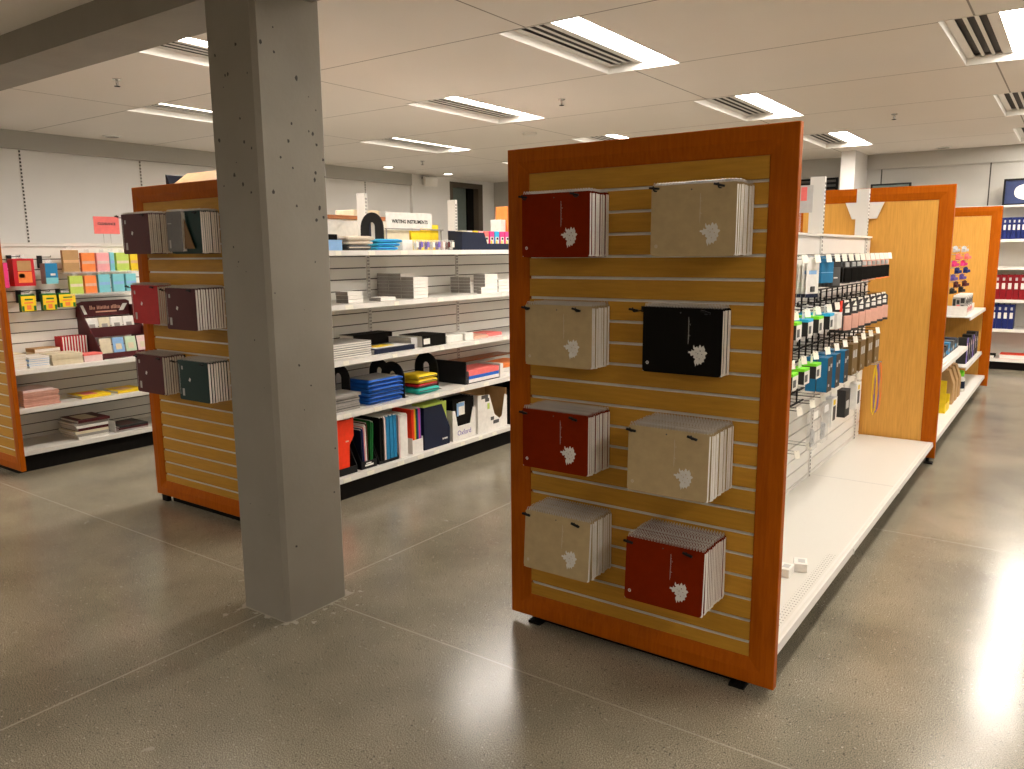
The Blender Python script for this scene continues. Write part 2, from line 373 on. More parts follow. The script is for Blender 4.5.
# ------------------------------------------------------------------ ceiling fixtures
def fixture(x, y, z, label, on=True):
    t = thing('ceiling_light', label, 'light', (x, y, z))
    d = 0.075
    mb = MB(); w = 0.004
    mb.box(x, x+w, y, y+LL, z-0.004, z+d); mb.box(x+LW-w, x+LW, y, y+LL, z-0.004, z+d)
    mb.box(x+w, x+LW-w, y, y+w, z-0.004, z+d); mb.box(x+w, x+LW-w, y+LL-w, y+LL, z-0.004, z+d)
    mb.box(x, x+LW, y, y+LL, z+d, z+d+0.004)
    mb.build('housing', M_WHITE, t)
    mb = MB(); mb.box(x+0.312, x+LW-0.006, y+0.006, y+LL-0.006, z+0.055, z+0.062); mb.build('lens', M_LENS if on else M_LENSOFF, t)
    mb = MB()
    mb.box(x+0.006, x+0.30, y+0.006, y+LL-0.006, z+0.068, z+0.072, 1)
    for q0, q1 in ((0.006, 0.06), (0.105, 0.128), (0.173, 0.196), (0.241, 0.305)): mb.box(x+q0, x+q1, y+0.006, y+LL-0.006, z+0.050, z+0.054)
    for q0, q1 in ((0.006, 0.04), (LL-0.03, LL-0.006)): mb.box(x+0.06, x+0.241, y+q0, y+q1, z+0.050, z+0.054)
    mb.box(x+0.305, x+0.311, y+0.006, y+LL-0.006, z+0.045, z+0.07)
    mb.build('air_slot_grille', [M_WHITE, M_DARK], t)
    return t
FL = ['large ceiling light above and left of the front notebook panel', 'ceiling light just above the right top corner of the front panel', 'ceiling light right of the front panel top, farther back',
      'bright ceiling light at the top right corner of the photo', 'ceiling light cut by the right edge, air slots showing', 'ceiling light near the back wall on the right', 'ceiling light over the front panel outside the frame',
      'ceiling light between the column and the front panel, upper row', 'ceiling light peeking just over the front panel top edge', 'ceiling light hidden partly behind the column under the beam',
      'far ceiling light above the writing instruments shelf', 'ceiling light left of the column below the beam, lower one', 'ceiling light near the back left corner', 'ceiling light over the right aisle, near one', 'ceiling light over the right aisle, middle one', 'ceiling light by the right wall', 'ceiling light over the right aisle, far one']
for (x, y), lb in zip(LIGHTS, FL): fixture(x, y, H, lb)
for (x, y), lb in zip(NEAR_FILL, [f'added unseen fill light on the camera side, {q} of five' for q in ORD[:5]]): fixture(x, y, 2.867, lb, on=True)
def sprinkler(x, y, lb):
    t = thing('sprinkler', lb, 'sprinkler', (x, y, H), None)
    mb = MB(); mb.lathe((x,y,H-0.008), [(0.03,0),(0.034,0.003),(0.034,0.008)], 14); mb.lathe((x,y,H-0.05), [(0.008,0),(0.012,0.02),(0.01,0.042)], 10); mb.build('body', M_CHROME, t)
    mb = MB(); mb.lathe((x,y,H-0.058), [(0.022,0),(0.024,0.003),(0.006,0.006)], 12); mb.build('deflector', M_KICK, t)
for (x, y), lb in zip([(-4.05,6.49),(-6.41,3.56),(-1.73,9.36),(-8.36,9.37)], ['sprinkler head above the notebook panel, nearest on the right ceiling', 'sprinkler head left of the column', 'sprinkler head at the right over the wood dividers', 'sprinkler head far back over the writing instruments shelf']): sprinkler(x, y, lb)
mb = MB(); mb.lathe((-5.46,8.04,H-0.035), [(0.05,0),(0.075,0.008),(0.085,0.02),(0.085,0.035)], 24)
tag(mb.build('smoke_detector', M_WHITE, smooth=False), 'round white smoke detector above the front panel', 'detector')
for (x, y), lb in zip([(-9.3,9.6),(-9.3,11.1),(-9.43,5.12),(-1.7,12.8)], ['lit recessed spotlight near the left wall, nearer one over the speaker', 'lit recessed spotlight by the door in the back left corner', 'recessed spotlight near the left wall, left of the column', 'recessed spotlight near the back wall on the right']):
    t = thing('spotlight', lb, 'light', (x, y, H))
    mb = MB(); mb.lathe((x,y,H-0.012), [(0.085,0),(0.105,0.004),(0.105,0.012)], 24); mb.build('trim_ring', M_WHITE, t)
    mb = MB(); mb.lathe((x,y,H-0.015), [(0.07,0),(0.075,0.004)], 24); mb.build('lamp', M_SPOT if 'lit ' in lb else M_CHROME, t)
t = thing('wall_speaker', 'small white speaker on the left wall beneath the ceiling', 'speaker', (LX+0.02, 10.85, 2.86))
mb = MB(); mb.obox((LX+0.24, 11.0, 2.93), (0.17, 0.24, 0.16), rz=-0.5, ry=0.25); mb.build('cabinet', M_WHITE, t, bevel=0.015)
mb = MB(); mb.box(LX+0.055, LX+0.22, 10.98, 11.02, 2.98, 3.02); mb.build('bracket', M_DARK, t)

# ------------------------------------------------------------------ shop fixtures
SLOT0, PITCH = 1.886, 0.0845
SLOTS = [SLOT0 - PITCH*k for k in range(-1, 22)]
def wood_panel(label, x0, x1, yf, z0, z1, slat, th=0.034, fw=0.1, name='slatted_display_board'):
    t = thing(name if slat else 'framed_divider_board', label, 'display panel', ((x0+x1)/2, yf+th/2, z0))
    # mitred frame with an inner bevel: rings of (inset, depth)
    prof = [(0, th), (0, 0.003), (0.003, 0), (0.052, 0), (fw-0.004, 0.010), (fw, 0.012), (fw, th)]
    mb = MB(); R = []
    for ins, dep in prof:
        R.append([mb.bm.verts.new(p) for p in ((x0+ins,yf+dep,z0+ins),(x1-ins,yf+dep,z0+ins),(x1-ins,yf+dep,z1-ins),(x0+ins,yf+dep,z1-ins))])
    for A, B in zip(R, R[1:] + R[:1]):
        for j in range(4): mb.bm.faces.new((A[j], A[(j+1)%4], B[(j+1)%4], B[j]))
    mb.build('frame', M_CHERRY, t)
    xi0, xi1, zi0, zi1 = x0+fw+0.001, x1-fw-0.001, z0+fw+0.001, z1-fw-0.001
    mb = MB(); yp = yf+0.014
    if slat:
        g = 0.0055; zz = [zi0] + sorted(s for s in SLOTS if zi0+0.02 < s < zi1-0.02) + [zi1]
        for k in range(len(zz)-1):
            a = zz[k] + (g if k else 0); b = zz[k+1] - (g if k < len(zz)-2 else 0)
            mb.box(xi0, xi1, yp, yf+th-0.006, a, b)
        mb.box(xi0, xi1, yf+th-0.006, yf+th, zi0, zi1)
        mb.build('slat_panel', M_SLAT, t)
        mb = MB()
        for s in zz[1:-1]:
            mb.box(xi0+0.012, xi1-0.002, yp+0.0005, yp+0.004, s-0.0053, s-0.0005)
            mb.box(xi0+0.001, xi1-0.001, yp+0.010, yp+0.0135, s-0.0053, s+0.0053)
        mb.build('slot_lining', M_METAL, t)
    else:
        mb.box(xi0, xi1, yp, yf+th, zi0, zi1); mb.build('inset_panel', M_MAPLE, t)
    return t
wood_panel('large wood-framed slat panel in front holding eight notebook stacks', -1.980, -0.789, 2.748, 0.037, 2.070, True)
wood_panel('wood-framed slat panel behind the column holding maroon, red and green notebooks', -5.027, -3.825, 2.824, 0.045, 2.085, True)
wood_panel('wood-framed slat panel cut by the left edge of the photo', -7.58, -6.395, 2.538, 0.045, 2.07, True)
wood_panel('orange wood-framed divider panel beyond the hanging accessories', -1.985, -0.790, 6.72, 0.045, 2.118, False, fw=0.107)
wood_panel('farther orange wood-framed divider panel near the red and blue binders', -1.985, -0.772, 10.71, 0.045, 2.125, False, fw=0.107)

def white_slats(mb, x0, x1, y0, y1, z0, z1, face):
    """white slat board lying in the y-z plane; dark grooves"""
    g = 0.004; zz = [z0] + sorted(s for s in SLOTS if z0+0.02 < s < z1-0.02) + [z1]
    for k in range(len(zz)-1):
        a = zz[k] + (g if k else 0); b = zz[k+1] - (g if k < len(zz)-2 else 0)
        mb.box(x0, x1, y0, y1, a, b, 0)
    m = (x0+x1)/2
    mb.box(m-0.003, m+0.003, y0+0.001, y1-0.001, z0+0.001, z1-0.001, 1)
def shelf(parent, xb, xf, y0, y1, zt, tags=(), th=0.012, lip=0.036, name='shelf'):
    """xb spine side, xf lip side (either sign); zt = top"""
    s = 1 if xf > xb else -1
    mb = MB(); a, b = sorted((xb, xf - s*0.012))
    mb.box(a, b, y0, y1, zt-th, zt)
    o = mb.build(name, M_WHITE, parent)
    mb = MB()
    p = [(xf-s*0.012, zt), (xf-s*0.004, zt), (xf, zt-lip+0.004), (xf-s*0.003, zt-lip), (xf-s*0.012, zt-lip)]
    mb.prism([(u, v) for u, v in p], 'y', y0, y1); mb.build('price_rail', M_WHITE, o)
    for (ty, w) in tags:
        mb = MB(); c = Vector((xf-s*0.0005, ty, zt-lip/2))
        mb.obox(c, (0.0016, w, lip*0.8), ry=-s*0.11); mb.build('price_tag', M_TAG, o)
    return o
def deck(parent, xb, xf, y0, y1, zt, tags=()):
    return shelf(parent, xb, xf, y0, y1, zt, tags, th=0.02, lip=0.036, name='base_deck')
def uprights(parent, x0, x1, ys, z0, z1, slot_side):
    for y in ys:
        mb = MB(); mb.box(x0, x1, y-0.016, y+0.016, z0, z1)
        xs = x1 if slot_side > 0 else x0
        z = z0 + 0.1
        while z < z1 - 0.03:
            for q in (-0.006, 0.006): mb.box(xs-0.001, xs+0.0012, y+q-0.0022, y+q+0.0022, z, z+0.014, 1)
            z += 0.0254
        mb.build('upright', [M_WHITE, M_DARK], parent)

# --- gondola behind the front panel
g1 = thing('gondola_shelf', 'white double-sided shop shelf behind the front panel, hung with phone accessories', 'shelving', (-1.38, 4.75, 0))
mb = MB(); white_slats(mb, -1.372, -1.345, 2.80, 6.70, 0.165, 1.615, 1); mb.build('slat_board', [M_WSLAT, M_DARK], g1)
mb = MB(); white_slats(mb, -1.415, -1.388, 2.80, 6.70, 0.165, 1.615, -1); mb.build('slat_board', [M_WSLAT, M_DARK], g1)
mb = MB()
for a, b in ((2.82, 5.225), (5.265, 6.50), (6.54, 6.70)): mb.box(-1.41, -1.348, a, b, 1.617, 1.735)
mb.box(-1.425, -1.335, 2.80, 6.70, 1.735, 1.75); mb.build('top_panel', M_WHITE, g1)
uprights(g1, -1.425, -1.337, (4.0, 5.245, 6.52), 0.02, 2.10, 1)
uprights(g1, -1.425, -1.337, (2.83,), 0.02, 2.03, 1)
def perf_mat():
    m, n, l, b = nt('perforated_enamel')
    tc = n.new('ShaderNodeTexCoord'); sx = n.new('ShaderNodeSeparateXYZ'); l.new(tc.outputs['Object'], sx.inputs[0])
    fx = math_n(n, l, 'FRACT', math_n(n, l, 'MULTIPLY', sx.outputs[0], 1/0.0127)); fy = math_n(n, l, 'FRACT', math_n(n, l, 'MULTIPLY', sx.outputs[1], 1/0.0254))
    dx = math_n(n, l, 'MULTIPLY', math_n(n, l, 'SUBTRACT', fx, 0.5), 0.0127); dy = math_n(n, l, 'MULTIPLY', math_n(n, l, 'SUBTRACT', fy, 0.5), 0.0254)
    d = math_n(n, l, 'SQRT', math_n(n, l, 'ADD', math_n(n, l, 'MULTIPLY', dx, dx), math_n(n, l, 'MULTIPLY', dy, dy)))
    hole = math_n(n, l, 'LESS_THAN', d, 0.0034)
    band = math_n(n, l, 'MULTIPLY', math_n(n, l, 'GREATER_THAN', sx.outputs[0], -1.38+1.38+0.490), math_n(n, l, 'LESS_THAN', sx.outputs[0], 0.530))
    near = math_n(n, l, 'LESS_THAN', sx.outputs[1], -0.85)
    k = math_n(n, l, 'MULTIPLY', math_n(n, l, 'MULTIPLY', hole, band), near)
    l.new(mixc(n, l, k, (0.66, 0.64, 0.59), (0.2, 0.18, 0.15)), b.inputs['Base Color']); b.inputs['Roughness'].default_value = 0.35
    return m
d = deck(g1, -1.345, -0.803, 2.785, 6.715, 0.172)
d.data.materials[0] = perf_mat()
mb = MB(); mb.box(-0.838, -0.826, 2.79, 6.71, 0.172, 0.1735); mb.build('deck_bead', M_WHITE, d)
for y in (4.07, 5.30): 
    mb = MB(); mb.box(-0.815, -0.8015, y-0.01, y+0.01, 0.134, 0.165); mb.build('rail_clip', M_WHITE, d)
mb = MB(); mb.box(-1.34, -0.84, 5.297, 5.301, 0.1722, 0.1727); mb.build('deck_joint', M['silver'], d)
deck(g1, -1.415, -1.96, 2.785, 6.715, 0.172)
mb = MB(); mb.box(-1.90, -0.90, 2.80, 6.71, 0.0, 0.15); mb.build('kick_base', M_KICK, g1)
for x in (-1.86, -0.93):
    mb = MB(); mb.box(x-0.03, x+0.03, 2.752, 2.80, 0, 0.012); mb.lathe((x, 2.775, 0), [(0.012,0.012),(0.012,0.044)], 10); mb.build('levelling_foot', M_KICK, g1)
mb = MB(); mb.prism([(-1.55,2.012),(-1.268,2.008),(-1.315,1.885),(-1.497,1.885)], 'y', 6.706, 6.719); mb.build('support_bracket', M_WHITE, g1)
mb = MB(); mb.box(-0.86, -0.80, 6.70, 6.76, 0, 0.012); mb.lathe((-0.84, 6.74, 0), [(0.012,0.012),(0.012,0.044)], 10); mb.build('levelling_foot', M_KICK, g1)

# --- shelf run between the dividers
g4 = thing('gondola_shelf', 'white shop shelf between the two orange divider panels', 'shelving', (-1.38, 8.7, 0))
mb = MB(); white_slats(mb, -1.372, -1.345, 6.76, 10.70, 0.165, 1.75, 1); mb.build('slat_board', [M_WSLAT, M_DARK], g4)
uprights(g4, -1.425, -1.337, (6.80, 9.13, 10.66), 0.02, 2.08, 1)
deck(g4, -1.345, -0.803, 6.76, 10.705, 0.172)
mb = MB(); mb.box(-1.90, -0.90, 6.765, 10.70, 0, 0.15); mb.build('kick_base', M_KICK, g4)
shelf(g4, -1.345, -0.85, 6.77, 9.12, 0.675); shelf(g4, -1.345, -0.85, 9.15, 10.69, 0.455); shelf(g4, -1.345, -0.85, 9.15, 10.69, 0.968)
mb = MB(); mb.box(-1.345, -1.30, 9.14, 9.152, 0.78, 0.955); mb.build('shelf_bracket', M_WHITE, g4)
mb = MB(); mb.prism([(-1.55,2.012),(-1.268,2.008),(-1.315,1.885),(-1.497,1.885)], 'y', 10.696, 10.709); mb.build('support_bracket', M_WHITE, g4)

# --- gondola with the writing instruments
g2 = thing('gondola_shelf', 'white five-tier shop shelf with folders and pouches behind the column', 'shelving', (-4.42, 4.9, 0))
mb = MB(); white_slats(mb, -4.425, -4.405, 2.87, 7.3, 0.155, 1.66, 1); mb.build('slat_board', [M_WSLAT, M_DARK], g2)
uprights(g2, -4.48, -4.398, (3.07, 4.287, 5.345, 6.55), 0.02, 2.10, 1)
random.seed(5)
def tags_for(y0, y1, n): return [(y0 + (y1-y0)*(k+0.5)/n + random.uniform(-.05,.05), random.choice((0.05,0.06,0.07))) for k in range(n)]
G2Z = (0.162, 0.60, 0.955, 1.322, 1.675)
deck(g2, -4.40, -3.905, 2.86, 7.3, G2Z[0], tags_for(3.4, 5.6, 9))
for z, xf, n in ((G2Z[1], -3.905, 7), (G2Z[2], -3.905, 5), (G2Z[3], -3.91, 5), (G2Z[4], -3.91, 7)): shelf(g2, -4.40, xf, 2.87, 7.3, z, tags_for(3.4, 5.6, n))
shelf(g2, -4.48, -4.94, 2.87, 7.3, G2Z[4]); deck(g2, -4.48, -4.94, 2.87, 7.3, G2Z[0])
mb = MB(); mb.box(-4.90, -3.945, 2.862, 7.28, 0, 0.14); mb.build('kick_base', M_KICK, g2)
for x in (-4.95, -3.98):
    mb = MB(); mb.box(x-0.03, x+0.03, 2.83, 2.86, 0, 0.044); mb.build('levelling_foot', M_KICK, g2)

# --- gondola at the left
g3 = thing('gondola_shelf', 'white slat-backed shop shelf at the left with calendars, cards and magazines', 'shelving', (-7.02, 4.5, 0))
mb = MB(); white_slats(mb, -7.02, -7.0, 2.58, 7.0, 0.155, 1.735, 1); mb.build('slat_board', [M_WSLAT, M_DARK], g3)
mb = MB(); mb.box(-7.075, -6.985, 2.58, 7.0, 1.737, 1.765); mb.build('top_cap', M_WHITE, g3)
deck(g3, -7.0, -6.515, 2.575, 7.0, 0.165); shelf(g3, -7.0, -6.515, 2.58, 7.0, 0.495); shelf(g3, -7.0, -6.515, 2.58, 7.0, 0.795)
deck(g3, -7.06, -7.55, 2.575, 7.0, 0.165)
mb = MB(); mb.box(-7.5, -6.545, 2.575, 6.98, 0, 0.125); mb.build('kick_base', M_KICK, g3)

# --- back wall unit
g5 = thing('wall_shelf', 'white wall shelf at the back holding red and blue binders', 'shelving', (-0.8, 12.9, 0))
def xshelf(parent, z, name='shelf'):
    mb = MB(); mb.box(-2.7, 0.9, 12.64, 13.12, z-0.015, z); o = mb.build(name, M_WHITE, parent)
    mb = MB(); mb.prism([(12.64, z), (12.628, z), (12.622, z-0.04), (12.64, z-0.04)], 'x', -2.7, 0.9); mb.build('price_rail', M_WHITE, o)
for z in (0.56, 0.96, 1.40, 1.77): xshelf(g5, z)
xshelf(g5, 0.15, 'base_deck')
mb = MB(); mb.box(-2.7, 0.9, 12.8, 13.12, 2.20, 2.225); mb.build('top_ledge', M_WHITE, g5)
mb = MB(); mb.box(-2.7, 0.9, 13.12, 13.145, 0.0, 2.20); mb.build('back_board', M_WSLAT, g5)
mb = MB(); mb.box(-2.7, 0.9, 12.66, 13.1, 0, 0.13); mb.build('kick_base', M_KICK, g5)
mb = MB(); mb.box(-2.7, -2.68, 12.64, 13.12, 0.13, 2.2); mb.build('side_board', M_WSLAT, g5)
mb = MB(); mb.box(0.88, 0.9, 12.64, 13.12, 0.13, 2.2); mb.build('side_board', M_WSLAT, g5)
# ------------------------------------------------------------------ spiral notebooks
NW, NH = 0.308, 0.247
EMB = [(0.30,0.96),(0.36,0.84),(0.46,0.90),(0.54,0.82),(0.62,0.98),(0.70,0.86),(0.80,0.95),(0.88,0.80),(0.86,0.70),(1.0,0.62),(0.90,0.54),(0.93,0.42),(0.84,0.36),(0.86,0.24),(0.74,0.20),(0.70,0.10),(0.60,0.16),(0.54,0.06),(0.47,0.16),(0.40,0.0),(0.36,0.14),(0.34,0.26),(0.40,0.34),(0.28,0.40),(0.30,0.50),(0.18,0.46),(0.14,0.56),(0.0,0.60),(0.02,0.66),(0.16,0.66),(0.20,0.76),(0.28,0.70),(0.36,0.74),(0.28,0.82)]
EMB_HOLES = [(0.63,0.70,0.03),(0.52,0.58,0.022),(0.72,0.56,0.025),(0.60,0.36,0.022),(0.48,0.42,0.018),(0.78,0.44,0.016),(0.42,0.64,0.016)]
def emblem_mesh():
    cu = bpy.data.curves.new('emblem', 'CURVE'); cu.dimensions = '2D'; cu.fill_mode = 'BOTH'; cu.extrude = 0.0002
    def sp(pts):
        s = cu.splines.new('POLY'); s.points.add(len(pts)-1); s.use_cyclic_u = True
        for i, (x, y) in enumerate(pts): s.points[i].co = (x, y, 0, 1)
    r = random.Random(11); P = []
    for i, a in enumerate(EMB):
        b = EMB[(i+1) % len(EMB)]; P.append(a)
        P.append(((a[0]+b[0])/2 + r.uniform(-.022,.022), (a[1]+b[1])/2 + r.uniform(-.022,.022)))
    sp([(x*0.079, y*0.088) for x, y in P])
    for x, y, q in EMB_HOLES: sp([((x+q*r.uniform(.6,1.5)*math.cos(t*PI/3))*0.079, (y+q*r.uniform(.6,1.5)*math.sin(t*PI/3))*0.088) for t in range(6)])
    o = bpy.data.objects.new('emblem', cu); COL.objects.link(o); bpy.context.view_layer.update()
    me = bpy.data.meshes.new_from_object(o.evaluated_get(bpy.context.evaluated_depsgraph_get())); bpy.data.objects.remove(o)
    return me
EMB_ME = emblem_mesh()
M_PRINT = pm('print_white', (0.72, 0.70, 0.66), 0.5); M_PRINTD = pm('print_grey', (0.42, 0.40, 0.37), 0.5)
M_PRINTT = pm('print_tan', (0.55, 0.47, 0.35), 0.5)
def notebook(key, t, w=NW, h=NH, coil=True, name='spiral_notebook'):
    """hangs with its top back edge at the origin, front towards -y, x from 0 to w"""
    r = thing(name, 'x', 'notebook', (0, 0, 0))
    mb = MB(); q = 0.012
    def board(y0, y1):
        mb.prism([(0,-h+q),(q*.3,-h+q*.3),(q,-h),(w-q,-h),(w-q*.3,-h+q*.3),(w,-h+q),(w,-0.008),(w-0.004,-0.004),(0.004,-0.004),(0,-0.008)], 'y', y0, y1)
    board(-t, -t+0.0008); board(-0.0009, -0.0001)
    mb.build('cover', M[key], r)
    mb = MB(); mb.box(0.002, w+0.0004, -t+0.0009, -0.0010, -h+0.002, -0.012); mb.build('page_block', M_PAGE, r)
    mb = MB(); rr = t/2 - 0.0002; n = int(w/0.0115)
    for k in range(n):
        x = 0.008 + (w-0.016)*k/(n-1)
        mb.tube([(x, -t/2 + rr*math.cos(a*PI/4), -0.002 + min(rr+.003, .0095)*math.sin(a*PI/4)) for a in range(8)], 0.0013, 4, True)
    mb.build('wire_coil', M_COIL, r)
    return r
def print_front(nb, key, t):
    cov = [c for c in nb.children if c.name.startswith('cover')][0]
    light = {'taupe': M_PRINT, 'black': M_PRINT}.get(key, M_PRINT)
    o = bpy.data.objects.new('leaf_emblem', EMB_ME.copy()); COL.objects.link(o); o.parent = cov; o.data.materials.clear(); o.data.materials.append(light)
    o.matrix_local = Matrix.Translation((0.181, -t-0.0003, -0.214)) @ Matrix.Rotation(PI/2, 4, 'X') @ Matrix.Scale(0.93, 4); WL[o.name] = Vector()
    tag(o, 'white leaf cluster emblem')
    # thin vertical script line
    r = random.Random(4); mb = MB(); y = -t-0.0003; z = -0.040; x = 0.181
    mat = M_PRINTT if key == 'taupe' else M_PRINTD
    mb.box(x-0.0006, x+0.0004, y-0.0002, y+0.0002, -0.134, -0.036)
    for k in range(26):
        a = r.uniform(0.0012, 0.0036) if k not in (6, 7, 18) else 0.0075
        hgt = r.uniform(0.0008, 0.0018)
        mb.box(x-0.0005, x+a, y-0.0002, y+0.0002, z-hgt, z); z -= 0.0035
    mb.build('script_line', mat, None, origin=(0,0,0)).parent = cov
    mb = MB(); N = 14
    for a0, ro, rin in ((0, 0.0062, 0.0036), (0, 0.0018, 0.0)):
        A = [mb.bm.verts.new((0.021+ro*math.cos(2*PI*k/N), y, -0.212+ro*math.sin(2*PI*k/N))) for k in range(N)]
        if rin:
            B = [mb.bm.verts.new((0.021+rin*math.cos(2*PI*k/N), y, -0.212+rin*math.sin(2*PI*k/N))) for k in range(N)]
            for k in range(N): mb.bm.faces.new((A[k], A[(k+1)%N], B[(k+1)%N], B[k]))
        else: mb.bm.faces.new(A)
    mb.build('round_mark', mat if key == 'taupe' else M_PRINT, None, origin=(0,0,0)).parent = cov
    mb = MB(); mb.lathe((0,0,0), [(0.0028,0),(0.0028,0.0006)], 10)
    o = mb.build('hang_hole', M['dgrey'], None, origin=(0,0,0)); o.parent = cov; o.rotation_euler = (PI/2,0,0); o.location = (0.149, -t, -0.022)
    for s in o.children_recursive: pass
CW = dict(red='dark red', taupe='taupe', black='black', maroon='maroon', bright='bright red', grey='grey', green='dark green')
def peg_hook(label, x, yb, z, L, tip=0.012, r=0.0028, mat=None, dirn='my', group=None, holder=False, bar=0):
    """straight display hook with an upturned tip, clipped in a slot"""
    mat = mat or M_BLACK
    t = thing('peg_hook', label, 'hook', (x, yb, z), group)
    mb = MB()
    def P(d, u, w=0): return (x+w, yb-d, z+u) if dirn == 'my' else (x+d, yb+w, z+u)
    mb.tube([P(0.002,-0.006), P(L-0.012,-0.006), P(L-0.004,-0.003), P(L,tip-0.002)], r, 6); mb.build('wire', mat, t)
    mb = MB()
    if dirn == 'my': mb.box(x-0.017, x+0.017, yb-0.007, yb-0.0005, z-0.014, z+0.008)
    else: mb.box(x+0.0005, x+0.007, yb-0.012, yb+0.012, z-0.014, z+0.008)
    mb.build('back_plate', mat, t)
    if bar:
        mb = MB(); mb.obox((x+0.004, yb-L, z+0.002), (0.037, 0.008, 0.0075), ry=bar); mb.build('end_bar', mat, t)
    if holder:
        mb = MB(); mb.tube([P(0.004,0.012), P(L+0.004,0.010)], r*0.8, 5); mb.build('tag_wire', mat, t)
        mb = MB(); 
        if dirn != 'my': mb.obox((x+L+0.006, yb, z-0.006), (0.0025, 0.036, 0.042), rz=-0.5, ry=-0.25)
        mb.build('price_tag', M_TAG, t)
    return t
# x0, z_top, depth, colours front->back, rows
ST = {'top left': (-1.815, 1.8785, 0.137, 'red', 11, (-1.79,-1.555)), 'top right': (-1.247, 1.880, 0.155, 'taupe', 12, (-1.225,-0.985)),
      'second row left': (-1.806, 1.448, 0.135, 'taupe', 9, (-1.80,-1.57)), 'second row right': (-1.311, 1.452, 0.080, 'black', 5, (-1.345,-1.08)),
      'third row left': (-1.800, 1.028, 0.166, 'red', 12, (-1.785,-1.555)), 'third row right': (-1.288, 1.030, 0.222, 'taupe', 15, (-1.27,-1.04)),
      'bottom left': (-1.785, 0.603, 0.171, 'taupe', 12, (-1.765,-1.54)), 'bottom right': (-1.300, 0.600, 0.206, 'red', 15, (-1.275,-1.04))}
YP = 2.762 - 0.0005
PROTO = {}
jr = random.Random(21)
def stack(place, x0, zt, depth, key, n, yback, label_tail, odd=None, tilt=0.0):
    pitch = (depth - 0.006) / n; t = min(pitch - 0.0008, 0.0145)
    pk = (key, round(t, 4))
    for i in range(n):                    # i = 0 is the front one
        kk = odd.get(i, key) if odd else key
        pk = (kk, round(t, 4))
        if pk not in PROTO: PROTO[pk] = notebook(kk, t)
        y = yback - 0.004 - (n-1-i)*pitch
        lab = f'{CW[kk]} spiral notebook, {"front one" if i == 0 else ORD[i] + " from front"}, {label_tail}'
        nb = dup(PROTO[pk], (x0 + jr.uniform(-.0025,.0025), y, zt + jr.uniform(-.002,.002)), label=lab, group=f'notebooks of {label_tail}', rx=(tilt if i == 0 else 0))
        if i == 0: FRONT.append((nb, kk, t))
FRONT = []
for place, (x0, zt, dp, key, n, hooks) in ST.items():
    stack(place, x0, zt, dp + 0.0095, key, n, YP, f'{place} stack of front panel', tilt={'bottom left': -0.075, 'third row right': -0.03, 'bottom right': -0.055}.get(place, -0.004))
    zs = min(SLOTS, key=lambda s: abs(s - zt))
    L = dp + 0.034
    hooks = (x0 + (0.016 if place != 'second row right' else -0.03), x0 + 0.25)
    for j, hx in enumerate(hooks):
        peg_hook(f'{"left" if j == 0 else "right"} black hook carrying the {place} notebook stack of the front panel', hx, 2.762, zt - 0.017, L, bar=0.25 if j else 0.12)
for nb, key, t in FRONT: print_front(nb, key, t)
NF = len(FRONT)
# stacks on the panel behind the column
YP2 = 2.8230
ST2 = {'top left': (-4.918, 1.912, 0.137, 'maroon', 11, (-4.95,-4.66)), 'second row left': (-4.958, 1.474, 0.092, 'bright', 7, (-4.985,-4.70)), 'second row right': (-4.410, 1.468, 0.188, 'maroon', 11, (-4.43,-4.15)),
       'third row left': (-4.880, 1.038, 0.146, 'maroon', 9, (-4.86,-4.60)), 'third row right': (-4.412, 1.033, 0.142, 'green', 8, (-4.45,-4.15)), 'top right': (-4.412, 1.909, 0.117, 'green', 9, (-4.38,-4.15))}
for place, (x0, zt, dp, key, n, hooks) in ST2.items():
    stack(place, x0, zt, dp + 0.0095, key, n, YP2, f'{place} stack behind the column')
    for j, hx in enumerate(hooks):
        peg_hook(f'{"left" if j == 0 else "right"} black hook of the {place} notebook stack behind the column', hx, 2.838, zt - 0.017, dp + 0.034, bar=0.02)
for nb, key, t in FRONT[NF:]:
    cov = [c for c in nb.children if c.name.startswith('cover')][0]
    mb = MB(); y = -t-0.0003; r = random.Random(9)
    mb.box(0.008, 0.0115, y-0.0002, y+0.0002, -0.215, -0.03)
    for k in range(18): mb.box(0.0115, 0.0115+r.uniform(.001,.004), y-0.0002, y+0.0002, -0.215+k*0.0101, -0.209+k*0.0101)
    mb.build('side_lettering', M_PRINTD, None, origin=(0,0,0)).parent = cov
    mb = MB(); mb.box(0.032, 0.054, y-0.0002, y+0.0002, -0.222, -0.178); mb.build('bar_label', M_PRINTD, None, origin=(0,0,0)).parent = cov
    mb = MB(); mb.box(0.034, 0.050, y-0.0002, y+0.0002, -0.062, -0.040); mb.build('corner_print', M_PRINTD, None, origin=(0,0,0)).parent = cov
    mb = MB(); mb.obox((0.115, y, -0.12), (0.017, 0.0004, 0.021), ry=0.5); mb.build('small_badge', M_PRINT, None, origin=(0,0,0)).parent = cov
# grey notebook and brown board in front of the top right stack behind the column
nb = notebook('grey', 0.024, w=0.155, h=0.235); nb.location = (-4.412, 2.700, 1.909); tag(nb, 'narrow grey spiral notebook hanging before the green stack behind the column')
cov = nb.children[0]; mb = MB(); mb.box(0.018, 0.034, -0.0246, -0.0242, -0.215, -0.168); mb.build('bar_label', M_PRINTD, None, origin=(0,0,0)).parent = cov
mb = MB(); mb.box(0.012, 0.05, -0.0246, -0.0242, -0.075, -0.07); mb.build('line_print', M_PRINTD, None, origin=(0,0,0)).parent = cov
mb = MB(); mb.prism([(-4.252,1.690),(-4.155,1.690),(-4.245,1.86)], 'y', 2.684, 2.687)
tag(mb.build('backing_board', M['brown']), 'brown board leaning before the dark green notebook behind the column', 'card')
for pk, p in PROTO.items(): purge(p)
